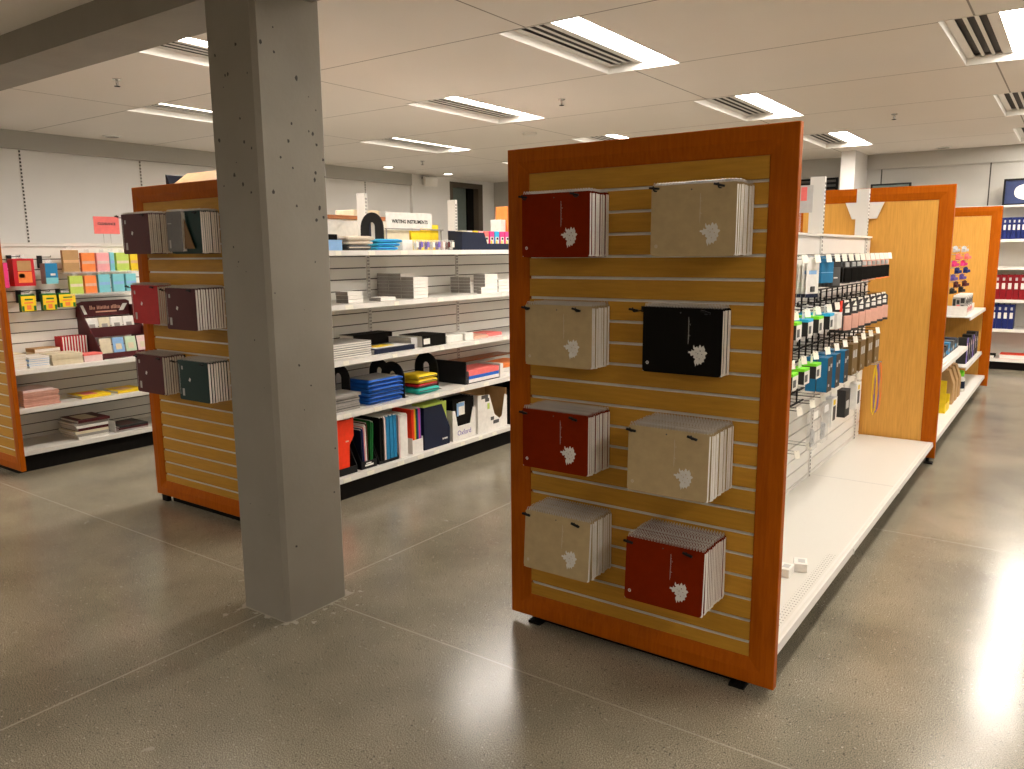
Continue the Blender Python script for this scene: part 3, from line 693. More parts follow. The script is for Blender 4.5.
# salmon card box on top, over the panel behind the column
t = thing('cardboard_box', 'peach cardboard box with a blue end showing above the panel behind the column', 'box', (-4.6, 2.95, 1.677))
mb = MB(); mb.prism([(2.87,1.678),(3.02,1.678),(3.02,2.168),(2.87,2.06)], 'x', -4.70, -4.485); mb.prism([(2.87,2.03),(3.02,2.03),(3.02,2.168),(2.87,2.06)], 'x', -4.4845, -4.25); mb.build('body', M['peach'], t)
mb = MB(); mb.prism([(-4.725,1.70),(-4.701,1.70),(-4.701,2.10),(-4.72,2.15),(-4.735,2.155)], 'y', 2.89, 3.02); mb.build('blue_end', M['navy'], t)


# ------------------------------------------------------------------ generic goods
def slab(name, label, cat, x0, x1, y0, y1, z0, z1, mat, group=None, bevel=0.004, mats=None):
    mb = MB(); mb.box(x0, x1, y0, y1, z0, z1); return tag(mb.build(name, mat, bevel=bevel), label, cat, group)
def book(label, x0, x1, y0, y1, z0, z1, cover, cat='book', name='book', group=None, spine='x1', page=None):
    """lying book: cover boards and spine, page block"""
    t = thing(name, label, cat, ((x0+x1)/2, (y0+y1)/2, z0), group)
    c = min(0.0022, (z1-z0)*0.18); mb = MB()
    mb.box(x0,x1,y0,y1,z0,z0+c); mb.box(x0,x1,y0,y1,z1-c,z1)
    if spine == 'y0': mb.box(x0,x1,y0,y0+c,z0+c,z1-c)
    elif spine == 'x1': mb.box(x1-c,x1,y0,y1,z0+c,z1-c)
    mb.build('cover', cover, t)
    e = 0.003; mb = MB(); mb.box(x0+e, x1-(c if spine=='x1' else e*0.6), y0+(c if spine=='y0' else e), y1-e, z0+c, z1-c); mb.build('pages', page or M_PAGE, t)
    return t
def pile(n, x0, x1, y0, y1, z0, z1, mats, label, cat, name, seed=1, jit=0.006, page=None, spine='y0'):
    r = random.Random(seed); h = (z1-z0)/n
    for i in range(n):
        a, b = r.uniform(-jit,jit), r.uniform(-jit,jit)
        m = mats[i % len(mats)] if isinstance(mats, list) else mats
        pos = 'topmost' if i == n-1 else 'bottom one' if i == 0 else ORD[i] + ' from the bottom'
        book(f'{label}, {pos}', x0+a, x1+a, y0+b, y1+b, z0+i*h+0.0005, z0+(i+1)*h, m, cat, name, group=f'{label.split(",")[0]}', spine=spine, page=page)
def pouch(label, x0, x1, y0, y1, z0, z1, mat, flap=None, group=None, name='zip_pouch'):
    """soft fabric pouch: pinched pillow with a zip edge on the +x side"""
    t = thing(name, label, 'pouch', ((x0+x1)/2, (y0+y1)/2, z0), group)
    mb = MB(); N, K = 10, 8; top, bot = {}, {}
    for i in range(N+1):
        for j in range(K+1):
            u, v = i/N, j/K; e = min(1, 4*min(u,1-u)+.72) * min(1, 4*min(v,1-v)+.72)
            m = (z0+z1)/2; hh = (z1-z0)/2*e; wv = 0.10*(z1-z0)*math.sin(5*v+3*u)
            top[i,j] = mb.bm.verts.new((x0+(x1-x0)*u, y0+(y1-y0)*v, m+hh-abs(wv)*(1-e) )); bot[i,j] = mb.bm.verts.new((x0+(x1-x0)*u, y0+(y1-y0)*v, m-hh))
    for i in range(N):
        for j in range(K):
            mb.bm.faces.new((top[i,j],top[i+1,j],top[i+1,j+1],top[i,j+1])); mb.bm.faces.new((bot[i,j],bot[i,j+1],bot[i+1,j+1],bot[i+1,j]))
    for j in range(K):
        mb.bm.faces.new((top[0,j],top[0,j+1],bot[0,j+1],bot[0,j])); mb.bm.faces.new((top[N,j+1],top[N,j],bot[N,j],bot[N,j+1]))
    for i in range(N):
        mb.bm.faces.new((top[i+1,0],top[i,0],bot[i,0],bot[i+1,0])); mb.bm.faces.new((top[i,K],top[i+1,K],bot[i+1,K],bot[i,K]))
    mb.build('bag', mat, t, smooth=True)
    mb = MB(); z = (z0+z1)/2; mb.box(x1-0.004, x1+0.003, y0+0.01, y1-0.01, z-0.003, z+0.003); mb.build('zip', flap or M['dgrey'], t)
    return t
def arch_bookend(label, xa, xb, y, z0, h, mat, hole=True, name='bookend'):
    t = thing(name, label, 'bookend', ((xa+xb)/2, y, z0)); mb = MB()
    w = (xb-xa)/2; c = (xa+xb)/2; N = 16; yo = 0.004
    O = [(xa, z0)] + [(c - w*math.cos(PI*k/N), z0+h-w+w*math.sin(PI*k/N)) for k in range(N+1)] + [(xb, z0)]
    q = 0.27
    I = [(c-w*q, z0+h*0.30)] + [(c - w*q*math.cos(PI*k/N), z0+h-w*0.9+w*q*1.1*math.sin(PI*k/N)) for k in range(N+1)] + [(c+w*q, z0+h*0.30)]
    V = {}
    for nm, L in (('o', O), ('i', I)):
        for s, yy in ((0, y-yo), (1, y+yo)): V[nm, s] = [mb.bm.verts.new((px, yy, pz)) for px, pz in L]
    k = len(O)
    for i in range(k):
        j = (i+1) % k
        mb.bm.faces.new((V['o',0][i],V['o',0][j],V['i',0][j],V['i',0][i])); mb.bm.faces.new((V['o',1][j],V['o',1][i],V['i',1][i],V['i',1][j]))
        mb.bm.faces.new((V['o',0][j],V['o',0][i],V['o',1][i],V['o',1][j])); mb.bm.faces.new((V['i',0][i],V['i',0][j],V['i',1][j],V['i',1][i]))
    mb.build('arch_plate', mat, t)
    mb = MB(); mb.box(xa+0.01, xb-0.01, y+0.004, y+0.05, z0, z0+0.002); mb.build('foot_plate', mat, t)
    return t

# ------------------------------------------------------------------ shelf with writing instruments (faces +x)
FX = -3.955
zd, z1, z2, z3, z4 = [z + 0.0005 for z in G2Z]
# bottom deck
def file_box(label, y0, y1, z, mat, h=0.30, low=0.11, d=0.24, xf=FX, name='magazine_file', clip=None, th=0.004):
    t = thing(name, label, 'file box', (xf-d/2, (y0+y1)/2, z)); xb = xf-d; mb = MB()
    for y in (y0, y1-th): mb.prism([(xb,z),(xf,z),(xf,z+low),(xf-d*0.55,z+h),(xb,z+h)], 'y', y, y+th)
    mb.box(xb, xb+th, y0+th, y1-th, z, z+h); mb.box(xb+th, xf, y0+th, y1-th, z, z+th); mb.build('body', mat, t)
    mb = MB(); mb.box(xf-th, xf, y0+th, y1-th, z+th, z+low); mb.build('front_lip', mat, t)
    return t
def folder(label, y, t, z, h, mat, xf=FX-0.008, d=0.225, lean=0.0, cat='folder', name='folder', group=None, tab=True):
    r = thing(name, label, cat, (xf-d/2, y, z), group)
    mb = MB(); v = mb.prism([(xf-d,z),(xf,z),(xf,z+h-0.01),(xf-0.01,z+h),(xf-d,z+h)], 'y', y, y+t)
    bmesh.ops.transform(mb.bm, matrix=Matrix.Translation((0,y,z)) @ Matrix.Rotation(lean,4,'X') @ Matrix.Translation((0,-y,-z)), verts=v)
    mb.build('cover', mat, r)
    mb = MB(); v = mb.box(xf-d+0.004, xf-0.006, y+t*0.2, y+t*0.8, z+0.003, z+h+0.004)
    bmesh.ops.transform(mb.bm, matrix=Matrix.Translation((0,y,z)) @ Matrix.Rotation(lean,4,'X') @ Matrix.Translation((0,-y,-z)), verts=v)
    mb.build('sheets', M_PAGE, r)
    return r
# red folder display
t = thing('folder', 'orange-red plastic folder with a notched top beside the column on the bottom shelf', 'folder', (FX, 3.6, zd))
mb = MB(); mb.prism([(3.50,zd+.02),(3.61,zd+.02),(3.62,zd+.20),(3.66,zd+.26),(3.663,zd+.395),(3.643,zd+.40),(3.633,zd+.378),(3.545,zd+.385),(3.535,zd+.405),(3.50,zd+.405)], 'x', FX-0.012, FX-0.006); mb.build('sheet', M['redf'], t)
mb = MB(); mb.box(FX-0.0062, FX-0.0052, 3.585, 3.612, zd+.225, zd+.235); mb.build('print', M['salmon'], t)
file_box('black file box holding the orange-red folder beside the column', 3.495, 3.672, zd, M_BLACK, h=0.28, low=0.05, xf=FX+0.004)
bx = file_box('black file box with blue, pink and green folders', 3.715, 3.865, zd, M_BLACK, h=0.30, low=0.055)
mb = MB(); mb.box(FX-0.0002, FX+0.0006, 3.75, 3.83, zd+.018, zd+.03); mb.box(FX-0.0002, FX+0.0006, 3.76, 3.81, zd+.034, zd+.042); mb.build('print', M['white'], bx)
for k, (c, y, ln) in enumerate([('navy',3.733,.03),('binderblue',3.747,.03),('pink',3.760,.02),('white',3.772,.02),('maroon',3.784,.015),('dgreen',3.808,-.05),('dgreen',3.824,-.06)]):
    folder(f'{["navy","dark blue","pink","white","wine","green","green"][k]} folder standing {ORD[k]} in the black file box', y, 0.008, zd+0.006, 0.325-0.01*abs(k-5), M[c], lean=ln, d=0.20)
file_box('black file box with bright blue binders', 3.888, 4.088, zd, M_BLACK, h=0.325, low=0.02)
for k, (c, y) in enumerate([('black',3.91),('black',3.93),('palepink',3.955),('tealblue',3.975),('tealblue',4.013),('tealblue',4.05)]):
    t_ = folder(f'{["black","black","pale pink","blue","blue","blue"][k]} binder standing {ORD[k]} in the middle black file box', y, 0.016 if k < 3 else 0.031, zd+0.006, 0.33, M[c], d=0.21, name='ring_binder', cat='binder')
for k, (c, y, t_) in enumerate([('palepink',4.098,.012),('white',4.112,.078)]):
    folder(f'{["pale pink","thick white"][k]} binder standing right of the bright blue binders', y, t_, zd, 0.325, M[c], xf=FX-0.002, name='ring_binder', cat='binder')
bx = thing('display_tray', 'white card tray of rainbow folders on the bottom shelf', 'tray', (FX-.1, 4.3, zd))
mb = MB(); mb.box(FX-.22,FX,4.238,4.242,zd,zd+.12); mb.box(FX-.22,FX,4.352,4.356,zd,zd+.12); mb.box(FX-.004,FX,4.242,4.352,zd,zd+.105); mb.box(FX-.22,FX-.004,4.242,4.352,zd,zd+.004); mb.build('body', M['white'], bx)
for k, (c, nm) in enumerate([('redf','red'),('redf','red'),('orange','orange'),('yellow','yellow'),('dgreen','green'),('binderblue','blue'),('purple','purple'),('magenta','pink'),('purple','violet')]):
    folder(f'{nm} folder standing {ORD[k]} in the white rainbow tray', 4.246+k*.0115, 0.007, zd+0.006, 0.335, M[c], d=0.2)
t = thing('magazine_file', 'navy slant-cut file box in front of lime green folders', 'file box', (FX-.1, 4.53, zd))
mb = MB(); mb.prism([(4.375,zd),(4.672,zd),(4.678,zd+.13),(4.585,zd+.33),(4.375,zd+.33)], 'x', FX-.006, FX-.002); mb.box(FX-.22, FX-.006, 4.375, 4.379, zd, zd+.33); mb.box(FX-.22, FX-.006, 4.668, 4.672, zd, zd+.12); mb.box(FX-.22, FX-.006, 4.379, 4.668, zd, zd+.004)
mb.build('body', M['navy'], t)
mb = MB(); mb.box(FX-.002, FX-.0012, 4.585, 4.60, zd+.045, zd+.058); mb.box(FX-.002, FX-.0012, 4.606, 4.645, zd+.045, zd+.058); mb.build('print', M['white'], t)
for k in range(4):
    mb = MB(); mb.box(FX-.03-.035*k, FX-.022-.035*k, 4.384, 4.664, zd+.006, zd+.345); 
    tag(mb.build('folder', M['lime'], bevel=.003), f'lime green folder standing {ORD[k]} behind the navy file box front', 'folder', 'lime green folders')
t = thing('display_tray', 'white file box with blue lettering holding black note pads', 'file box', (FX-.1, 4.86, zd))
mb = MB(); mb.prism([(4.712,zd),(5.005,zd),(5.005,zd+.235),(4.975,zd+.245),(4.935,zd+.115),(4.775,zd+.115),(4.745,zd+.245),(4.712,zd+.25)], 'x', FX-.005, FX-.001); mb.box(FX-.22,FX-.005,4.712,4.716,zd,zd+.25); mb.box(FX-.22,FX-.005,5.001,5.005,zd,zd+.25); mb.box(FX-.22,FX-.005,4.716,5.001,zd,zd+.004)
mb.build('body', M['white'], t)
text_mesh('Oxford', 0.058, 'lettering', M['purple'], t, T_facing_x(t, (FX-.0006, 4.857, zd+.055)))
for k in range(5):
    q = thing('note_pad', f'black pad standing {ORD[k]} in the white file box with blue lettering', 'note pad', (FX-.02, 4.86, zd+.005), 'black pads in the white file box')
    mb = MB(); mb.box(FX-.022-.03*k, FX-.010-.03*k, 4.722, 4.995, zd+.005, zd+.335); mb.build('cover', M['black'], q, bevel=.003)
    if k == 0:
        mb = MB(); mb.box(FX-.0102, FX-.0092, 4.80, 4.875, zd+.20, zd+.305); mb.build('paper_label', M['white'], q)
        mb = MB(); mb.box(FX-.0094, FX-.0088, 4.775, 4.80, zd+.195, zd+.30); mb.box(FX-.0094, FX-.0088, 4.80, 4.87, zd+.27, zd+.30); mb.build('blue_label', M['lblue'], q)
t = thing('magazine_file', 'white cardboard magazine file with a deep scooped opening, right end of the bottom shelf', 'file box', (FX-.1, 5.25, zd))
O = [(5.04,zd),(5.45,zd),(5.45,zd+.27),(5.42,zd+.285),(5.375,zd+.10),(5.34,zd+.085),(5.27,zd+.13),(5.20,zd+.31),(5.04,zd+.325)]
mb = MB(); mb.prism(O, 'x', FX-.006, FX-.002); mb.box(FX-.24,FX-.006,5.04,5.045,zd,zd+.325); mb.box(FX-.24,FX-.006,5.045,5.445,zd,zd+.004); mb.build('body', M['white'], t)
mb = MB(); mb.box(FX-.24,FX-.006,5.444,5.449,zd,zd+.335); mb.box(FX-.245,FX-.24,5.045,5.444,zd+.004,zd+.335); mb.build('inner_board', M['kraft'], t)
mb = MB(); mb.box(FX-.002,FX-.001,5.09,5.18,zd+.285,zd+.315); mb.box(FX-.002,FX-.001,5.14,5.195,zd+.255,zd+.285); mb.box(FX-.002,FX-.001,5.215,5.26,zd+.085,zd+.115);mb.box(FX-.002,FX-.001,5.25,5.33,zd+.05,zd+.08); mb.build('print', M['dgrey'], t)
mb = MB(); mb.box(FX-.002,FX-.001,5.17,5.20,zd+.19,zd+.24); mb.build('green_label', M['lime'], t)
file_box('black file box right of the scooped white magazine file', 5.49, 5.72, zd, M_BLACK, h=0.35, low=0.30)
# second shelf
pile(6, FX-.21, FX-.01, 3.50, 3.74, z1, z1+.115, [M['dgrey'], M['charcoal'], M['greyb']], 'dark grey folder in the pile beside the column', 'folder', 'folder', seed=3, jit=.012, page=M['greyb'])
arch_bookend('black arched bookend behind the grey folders beside the column', -4.33, -4.10, 3.775, z1, 0.29, M_BLACK)
for k in range(6):
    pouch(f'blue fabric pouch, {"topmost" if k==5 else "bottom one" if k==0 else ORD[k]+" from the bottom"} in the blue pile', FX-.27, FX-.005+jr.uniform(-.012,.008), 3.83+jr.uniform(-.006,.006), 4.165+jr.uniform(-.006,.006), z1+k*.029, z1+(k+1)*.029-.0005, M['blue'], M['navy'], 'blue pouch pile')
mb = MB(); mb.box(FX-.25, FX-.03, 3.85, 4.14, z1+.1745, z1+.177); tag(mb.build('header_card', M['greyb']), 'grey card lying on top of the blue pouch pile', 'card')
arch_bookend('black arched bookend with oval hole, left one of the pair behind the blue pouches', -4.385, -4.17, 4.243, z1, 0.265, M_BLACK)
arch_bookend('black arched bookend right of the blue pouch pile', -4.20, -3.965, 4.184, z1, 0.265, M_BLACK)
for k, (c, nm, a, b) in enumerate([('teal','teal',0,.05),('crimson','dark red',.054,.077),('yellow','amber',.079,.112),('yellow','yellow',.114,.148)]):
    pouch(f'{nm} fabric pouch in the colourful pile between the bookends', FX-.2, FX-.002, 4.325, 4.56-(.02 if k else 0), z1+a, z1+b+.001, M[c], None, 'colourful pouches')
arch_bookend('black arched bookend right of the yellow and teal pouches', -4.24, -4.00, 4.60, z1, 0.285, M_BLACK)
t = thing('desk_tray', 'black desktop tray holding red, blue and white binders', 'tray', (-4.1, 5.1, z1))
mb = MB(); mb.box(-4.33, FX, 4.885, 4.897, z1, z1+.185); mb.box(-4.33,FX,4.897,5.345,z1,z1+.006); mb.build('body', M_BLACK, t)
mb = MB(); mb.box(-4.20,FX+.002,5.352,5.395,z1,z1+.118); mb.build('white_end', M['white'], t)
for k, (c, nm, a, b) in enumerate([('white','white',.0075,.035),('binderblue','blue',.0355,.062),('redf','red',.0625,.105)]):
    book(f'{nm} binder lying in the black tray on the second shelf', -4.2, FX-.003, 4.93, 5.34, z1+a, z1+b, M['blue'] if c=='binderblue' else M['coral'] if c=='redf' else M[c], 'binder', 'ring_binder', page=M['greyb'])
for k, (c, nm) in enumerate([('white','white'),('white','pale'),('orange','orange')]):
    book(f'{nm} binder lying right of the black tray on the second shelf', -4.2, FX-.003, 5.40, 5.75, z1+.002+k*.036, z1+.035+k*.036, M[c], 'binder', 'ring_binder', page=M['greyb'])
slab('bamboo_board', 'dark brown board lying at the back of the second shelf over the binders', 'board', -4.39, -4.22, 5.0, 5.9, z1+.125, z1+.137, M['woodt'])
slab('storage_box', 'white box under the dark brown board at the back of the second shelf', 'box', -4.385, -4.34, 5.1, 5.8, z1, z1+.1245, M['white'])
# third shelf
pile(7, FX-.28, FX-.01, 3.50, 3.865, z2, z2+.105, [M['greyb'], M['charcoal'], M['silver']], 'magazine in the pile on the third shelf beside the column', 'magazine', 'magazine', seed=8, jit=.004)
book('navy binder lying flat on the third shelf with papers on top', -4.22, FX-.005, 3.885, 4.30, z2, z2+.034, M['navy'], 'binder', 'ring_binder')
slab('paper_sheet', 'white sheet lying on the navy binder on the third shelf', 'paper', -4.17, FX-.03, 3.93, 4.28, z2+.0345, z2+.0365, M['white'], bevel=0)
slab('note_card', 'yellow card lying on the navy binder on the third shelf', 'card', -4.15, FX-.08, 3.97, 4.16, z2+.0367, z2+.0385, M['yellow'], bevel=0)
book('black flat box file behind the navy binder on the third shelf', -4.395, -4.245, 3.96, 4.36, z2, z2+.11, M['black'], 'box file', 'box_file')
book('grey box file with a yellow label on the third shelf', -4.235, -4.0, 4.305, 4.375, z2, z2+.075, M['silver'], 'box file', 'box_file')
t = book('black box file with a white spine label on the third shelf', -4.2, FX-.005, 4.385, 4.655, z2, z2+.085, M['black'], 'box file', 'box_file')
mb = MB(); mb.box(FX-.005,FX-.004,4.40,4.47,z2+.02,z2+.062); mb.build('spine_label', M['white'], t)
for k in range(3): slab('paper_box', f'white paper box, {ORD[k]} from the black box file on the third shelf', 'box', -4.18, FX-.01-.02*(k==1), 4.675+.115*k, 4.78+.115*k, z2, z2+.06-.006*(k%2), M['white'])
book('pink booklet lying on the third shelf', -4.15, FX-.02, 5.03, 5.22, z2, z2+.02, M['salmon'], 'book', 'booklet'); book('red booklet lying right of the pink booklet', -4.2, FX-.05, 5.24, 5.45, z2, z2+.026, M['coral'], 'book', 'booklet')
# fourth shelf: index card packs
def packs(x0, x1, y0, y1, n, lab, dz=.0262, seed=2):
    r = random.Random(seed)
    for k in range(n):
        a = r.uniform(-.002,.002)
        t = thing('index_card_pack', f'white index card pack, {"topmost" if k==n-1 else "bottom one" if k==0 else ORD[k]+" from the bottom"} in {lab}', 'index cards', ((x0+x1)/2,(y0+y1)/2,z3+k*dz), f'index card packs in {lab}')
        mb = MB(); mb.box(x0+.001,x1-.001,y0+.001+a,y1-.001+a,z3+k*dz+.0006,z3+(k+1)*dz-.002); mb.build('cards', M_PAGE, t)
        mb = MB(); mb.box(x0+.0005,x1-.0015,y0+a-.0006,y0+a+.0008,z3+k*dz+.0005,z3+(k+1)*dz-.0015); mb.build('grey_end', M['greyb'], t)
packs(-4.36,-4.24,4.335,4.495,7,'the rear column of the tall block', seed=2); packs(-4.238,-4.112,4.335,4.495,7,'the middle column of the tall block', seed=3); packs(-4.11,-3.985,4.335,4.495,6,'the front column of the tall block', seed=4)
packs(-4.11,-3.99,3.69,3.825,3,'the short stack beside the column'); packs(-4.09,-3.975,3.98,4.13,1,'the single layer before the tall block')
packs(-4.325,-4.235,5.16,5.32,5,'the rear right stack',seed=5); packs(-4.232,-4.108,5.16,5.32,5,'the middle right stack',seed=6); packs(-4.105,-3.985,5.20,5.375,6,'the front right stack',seed=7); packs(-4.105,-3.985,5.385,5.54,4,'the stack at the right end',seed=8); packs(-3.983+.0,-3.94,5.09,5.19,2,'the small stack in front at the right',seed=9)
# top shelf
book('pale blue box lying beside the column on the top shelf', -4.15, FX-.02, 3.44, 3.645, z4, z4+.068, M['lblue'], 'box', 'stationery_box', page=M['lblue']); slab('pencil_case', 'black case on the pale blue box beside the column', 'case', -4.15, FX-.04, 3.46, 3.625, z4+.0685, z4+.105, M['black'])
for k, (c, nm, a, b) in enumerate([('dgrey','grey-blue',0,.038),('skin','beige',.038,.062),('skin','cream',.0625,.095)]):
    pouch(f'{nm} zip pouch, {["bottom","middle","top"][k]} one of the beige pile on the top shelf', -4.10, FX-.01+.006*k, 3.685-.012*k, 3.895+.012*k, z4+a, z4+b, M[c], M['skin'])
for k in range(3):
    pouch(f'bright blue zip pouch, {["bottom","middle","top"][k]} one of the blue pile on the top shelf', -4.10, FX-.015+.008*k, 3.955, 4.165+.014*k, z4+.026*k, z4+.026*k+.0255, M['sky'], M['blue'])
arch_bookend('black arched bookend with a white paper in its hole on the top shelf', -4.30, -4.07, 4.13, z4, 0.27, M_BLACK)
slab('paper_label', 'white paper behind the arched bookend on the top shelf', 'paper', -4.205, -4.165, 4.14, 4.143, z4+.004, z4+.23, M['white'], bevel=0)
t = thing('shelf_sign', 'white sign reading WRITING INSTRUMENTS above the top shelf', 'sign', (-4.2, 4.55, z4+.155))
mb = MB(); mb.box(-4.205,-4.199,4.29,4.80,z4+.167,z4+.282); mb.build('board', M['white'], t)
text_mesh('WRITING INSTRUMENTS', 0.037, 'lettering', M['black'], t, T_facing_x(t, (-4.1985, 4.55, z4+.213)) @ Matrix.Diagonal((.97,1,1,1)), bold=.0012)
mb = MB(); mb.box(-4.212,-4.192,4.285,4.93,z4+.155,z4+.163); mb.build('holder_rail', M['greyb'], t)
mb = MB(); mb.box(-4.208,-4.2,4.29,4.298,z4,z4+.16); mb.build('stem', M['greyb'], t)
mb = MB(); mb.box(-4.208,-4.2,4.91,4.918,z4,z4+.16); mb.build('stem', M['greyb'], t)
slab('stationery_box', 'cream box under the writing instruments sign', 'box', -4.34, -4.225, 4.30, 4.565, z4, z4+.15, M['cream'], bevel=.003)
slab('stationery_box', 'white box in front of the cream box under the sign', 'box', -4.19, -4.06, 4.31, 4.42, z4, z4+.075, M['white'], bevel=.003)
t = thing('pen_box', 'yellow box right under the writing instruments sign', 'box', (-4.2,4.73,z4))
mb = MB(); mb.box(-4.33,-4.215,4.575,4.80,z4,z4+.15); mb.build('body', M['yellow'], t, bevel=.002)
mb = MB(); mb.prism([(4.802,z4),(4.895,z4),(4.895,z4+.198),(4.81,z4+.198),(4.802,z4+.17)], 'x', -4.33, -4.215); mb.build('raised_end', M['yellow'], t, bevel=.002)
for k, (y, c) in enumerate([(4.38,'white'),(4.43,'purple'),(4.50,'purple'),(4.56,'white'),(4.625,'purple'),(4.68,'palepink'),(4.74,'maroon'),(4.79,'white')]):
    t = thing('pen_cup', f'clear cup of {dict(white="white",purple="purple",palepink="pale pink",maroon="wine").get(c)} pens, {ORD[k]} from the left in front of the yellow box', 'pen cup', (-4.0, y, z4), 'clear cups of pens')
    mb = MB(); mb.lathe((-4.0,y,z4), [(.018,0),(.024,.075),(.0225,.075),(.017,.003)], 14); mb.build('cup', M_CLEAR, t)
    mb = MB()
    for a in range(7): mb.tube([(-4.0+.008*math.cos(a), y+.009*math.sin(a), z4+.004), (-4.0+.012*math.cos(a*1.3), y+.012*math.sin(a*1.3), z4+.055+.004*(a%3))], .0035, 6)
    mb.build('pens', M[c], t)
    mb = MB(); mb.obox((-3.976,y,z4+.04),(.0012,.026,.04)); mb.build('cup_label', M[c], t)
t = thing('display_tray', 'navy open display box of highlighters at the right end of the top shelf', 'display box', (-4.1, 5.3, z4))
mb = MB(); mb.prism([(-4.10,z4),(FX,z4),(FX,z4+.14),(-4.10,z4+.15)], 'y', 4.875, 4.881); mb.box(FX-.004,FX,4.881,5.75,z4,z4+.05); mb.box(-4.10,-4.096,4.881,5.75,z4,z4+.15); mb.box(-4.096,FX-.004,4.881,5.75,z4,z4+.004)
mb.prism([(4.881,z4+.05),(5.20,z4+.05),(5.16,z4+.135),(4.881,z4+.142)], 'x', FX-.004, FX); mb.build('body', M['navy'], t)
hl = [('cream','cream'),('white','white'),('yellow','yellow'),('pink','pink'),('coral','coral'),('magenta','magenta'),('sky','blue'),('magenta','magenta'),('magenta','magenta'),('palepink','pale pink')]
for k, (c, nm) in enumerate(hl):
    y = 4.90 + .072*k
    t = thing('marker_pack', f'{nm} marker pack standing {ORD[k]} in the navy display box', 'marker pack', (-4.02, y, z4+.005))
    mb = MB(); mb.box(-4.05,-3.975,y,y+.06,z4+.005,z4+.15); mb.build('card', M[c], t, bevel=.003)
    if k > 2:
        mb = MB(); mb.box(-3.975,-3.9735,y+.008,y+.05,z4+.03,z4+.105); mb.build('window', M['white'], t)
        mb = MB(); mb.box(-3.9736,-3.9725,y+.012,y+.03,z4+.04,z4+.075); mb.build('spot_print', M['yellow'], t)
        mb = MB(); mb.box(-3.9736,-3.9725,y+.018,y+.042,z4+.082,z4+.1); mb.build('logo_print', M['charcoal'], t)
# goods on the far side of the top
slab('storage_box', 'large white box behind the top shelf upright, under a brown tray', 'box', -4.9, -4.62, 4.05, 4.44, z4, z4+.238, M['white'])
slab('storage_box', 'navy box beside the large white box behind the upright', 'box', -4.85, -4.62, 4.45, 4.56, z4, z4+.225, M['navy'])
slab('wooden_tray', 'brown wooden board lying on the boxes behind the top shelf', 'board', -4.9, -4.60, 4.05, 4.86, z4+.2385, z4+.268, M['woodt'])
slab('paper_bundle', 'cream paper bundle on the brown board behind the upright', 'paper', -4.86, -4.65, 4.40, 4.68, z4+.2685, z4+.318, M['cream'])
slab('storage_box', 'tall white box behind the black arched bookend', 'box', -4.85, -4.62, 4.58, 4.84, z4, z4+.238, M['white'])
slab('storage_box', 'orange box behind the navy display box at the right', 'box', -4.85, -4.70, 6.52, 6.9, z4, z4+.43, M['orange'])
slab('storage_box', 'white slim box left of the orange box at the right', 'box', -4.85, -4.72, 6.43, 6.51, z4, z4+.30, M['white'])
slab('storage_box', 'peach box in front of the orange box at the right', 'box', -4.695, -4.6, 6.55, 6.9, z4, z4+.31, M['peach'])

# ------------------------------------------------------------------ left shelf goods (faces +x)
y0z = 0.1655; a1 = 0.4955; a2 = 0.7955
def mag(label, x0, x1, y0, y1, z0, z1, cover, pic=None, **k):
    t = book(label, x0, x1, y0, y1, z0, z1, cover, 'magazine', 'magazine', spine='x1', **k)
    if pic:
        mb = MB(); mb.box(x0+.05, x1-.05, y0+.05, y1-.08, z1, z1+.0006); mb.build('cover_picture', M[pic], t)
    return t
for k in range(7): mag(f'magazine, {"topmost" if k==6 else "bottom one" if k==0 else ORD[k]+" from the bottom"} in the tall pile on the bottom left shelf', -6.86+.005*(k%2), -6.565+.012*(k==6), 3.06-.012*(k%3), 3.31+.012*(k==6), y0z+k*.023, y0z+.0215+k*.023, M[['white','greyb','cream','maroon'][k%4]] if k<6 else M['maroon'], 'cream' if k==6 else None, group='tall magazine pile')
for k in range(3): mag(f'dark magazine, {["bottom","middle","top"][k]} one of the low pile on the bottom left shelf', -6.84, -6.57, 3.39+.006*k, 3.66, y0z+k*.016, y0z+.015+k*.016, M[['greyb','maroon','charcoal'][k]], 'maroon' if k==2 else None)
slab('shelf_divider', 'white upright divider between the two magazine piles', 'divider', -6.80, -6.57, 3.368, 3.371, y0z, y0z+.10, M['white'], bevel=0)
for k in range(8): mag(f'pink-edged booklet, {"topmost" if k==7 else "bottom one" if k==0 else ORD[k]+" from the bottom"} in the pile on the middle left shelf', -6.84, -6.57+jr.uniform(-.006,.004), 2.68, 2.945+jr.uniform(-.008,.006)-.03*(k==7), a1+k*.0165, a1+.0145+k*.0165, M['rose'] if k<7 else M['palepink'], page=M['palepink'], group='pink-edged booklets')
t = mag('yellow magazine with red print, nearer one on the middle left shelf', -6.83, -6.575, 3.12, 3.36, a1, a1+.022, M['yellow'], 'coral'); mag('yellow magazine lying farther right on the middle left shelf', -6.83, -6.575, 3.42, 3.66, a1, a1+.02, M['yellow'], 'peach')
pile(6, -6.80, -6.58, 2.60, 2.735, a2, a2+.12, [M['white'], M['cream']], 'white card pack in the left pile of the upper left shelf', 'card pack', 'card_pack', seed=5, jit=.003)
pile(5, -6.80, -6.58, 2.75, 2.905, a2, a2+.085, [M['white'], M['lblue']], 'white and blue card pack on the upper left shelf', 'card pack', 'card_pack', seed=6, jit=.003)
pile(4, -6.97, -6.81, 2.90, 3.10, a2, a2+.12, [M['cream'], M['kraft']], 'tan envelope pack at the back of the upper left shelf', 'envelope pack', 'envelope_pack', seed=7, jit=.003)
pile(5, -6.80, -6.58, 2.925, 3.165, a2, a2+.085, [M['cream']], 'cream envelope pack in the cream pile of the upper left shelf', 'envelope pack', 'envelope_pack', seed=8, jit=.003, page=M['cream'])
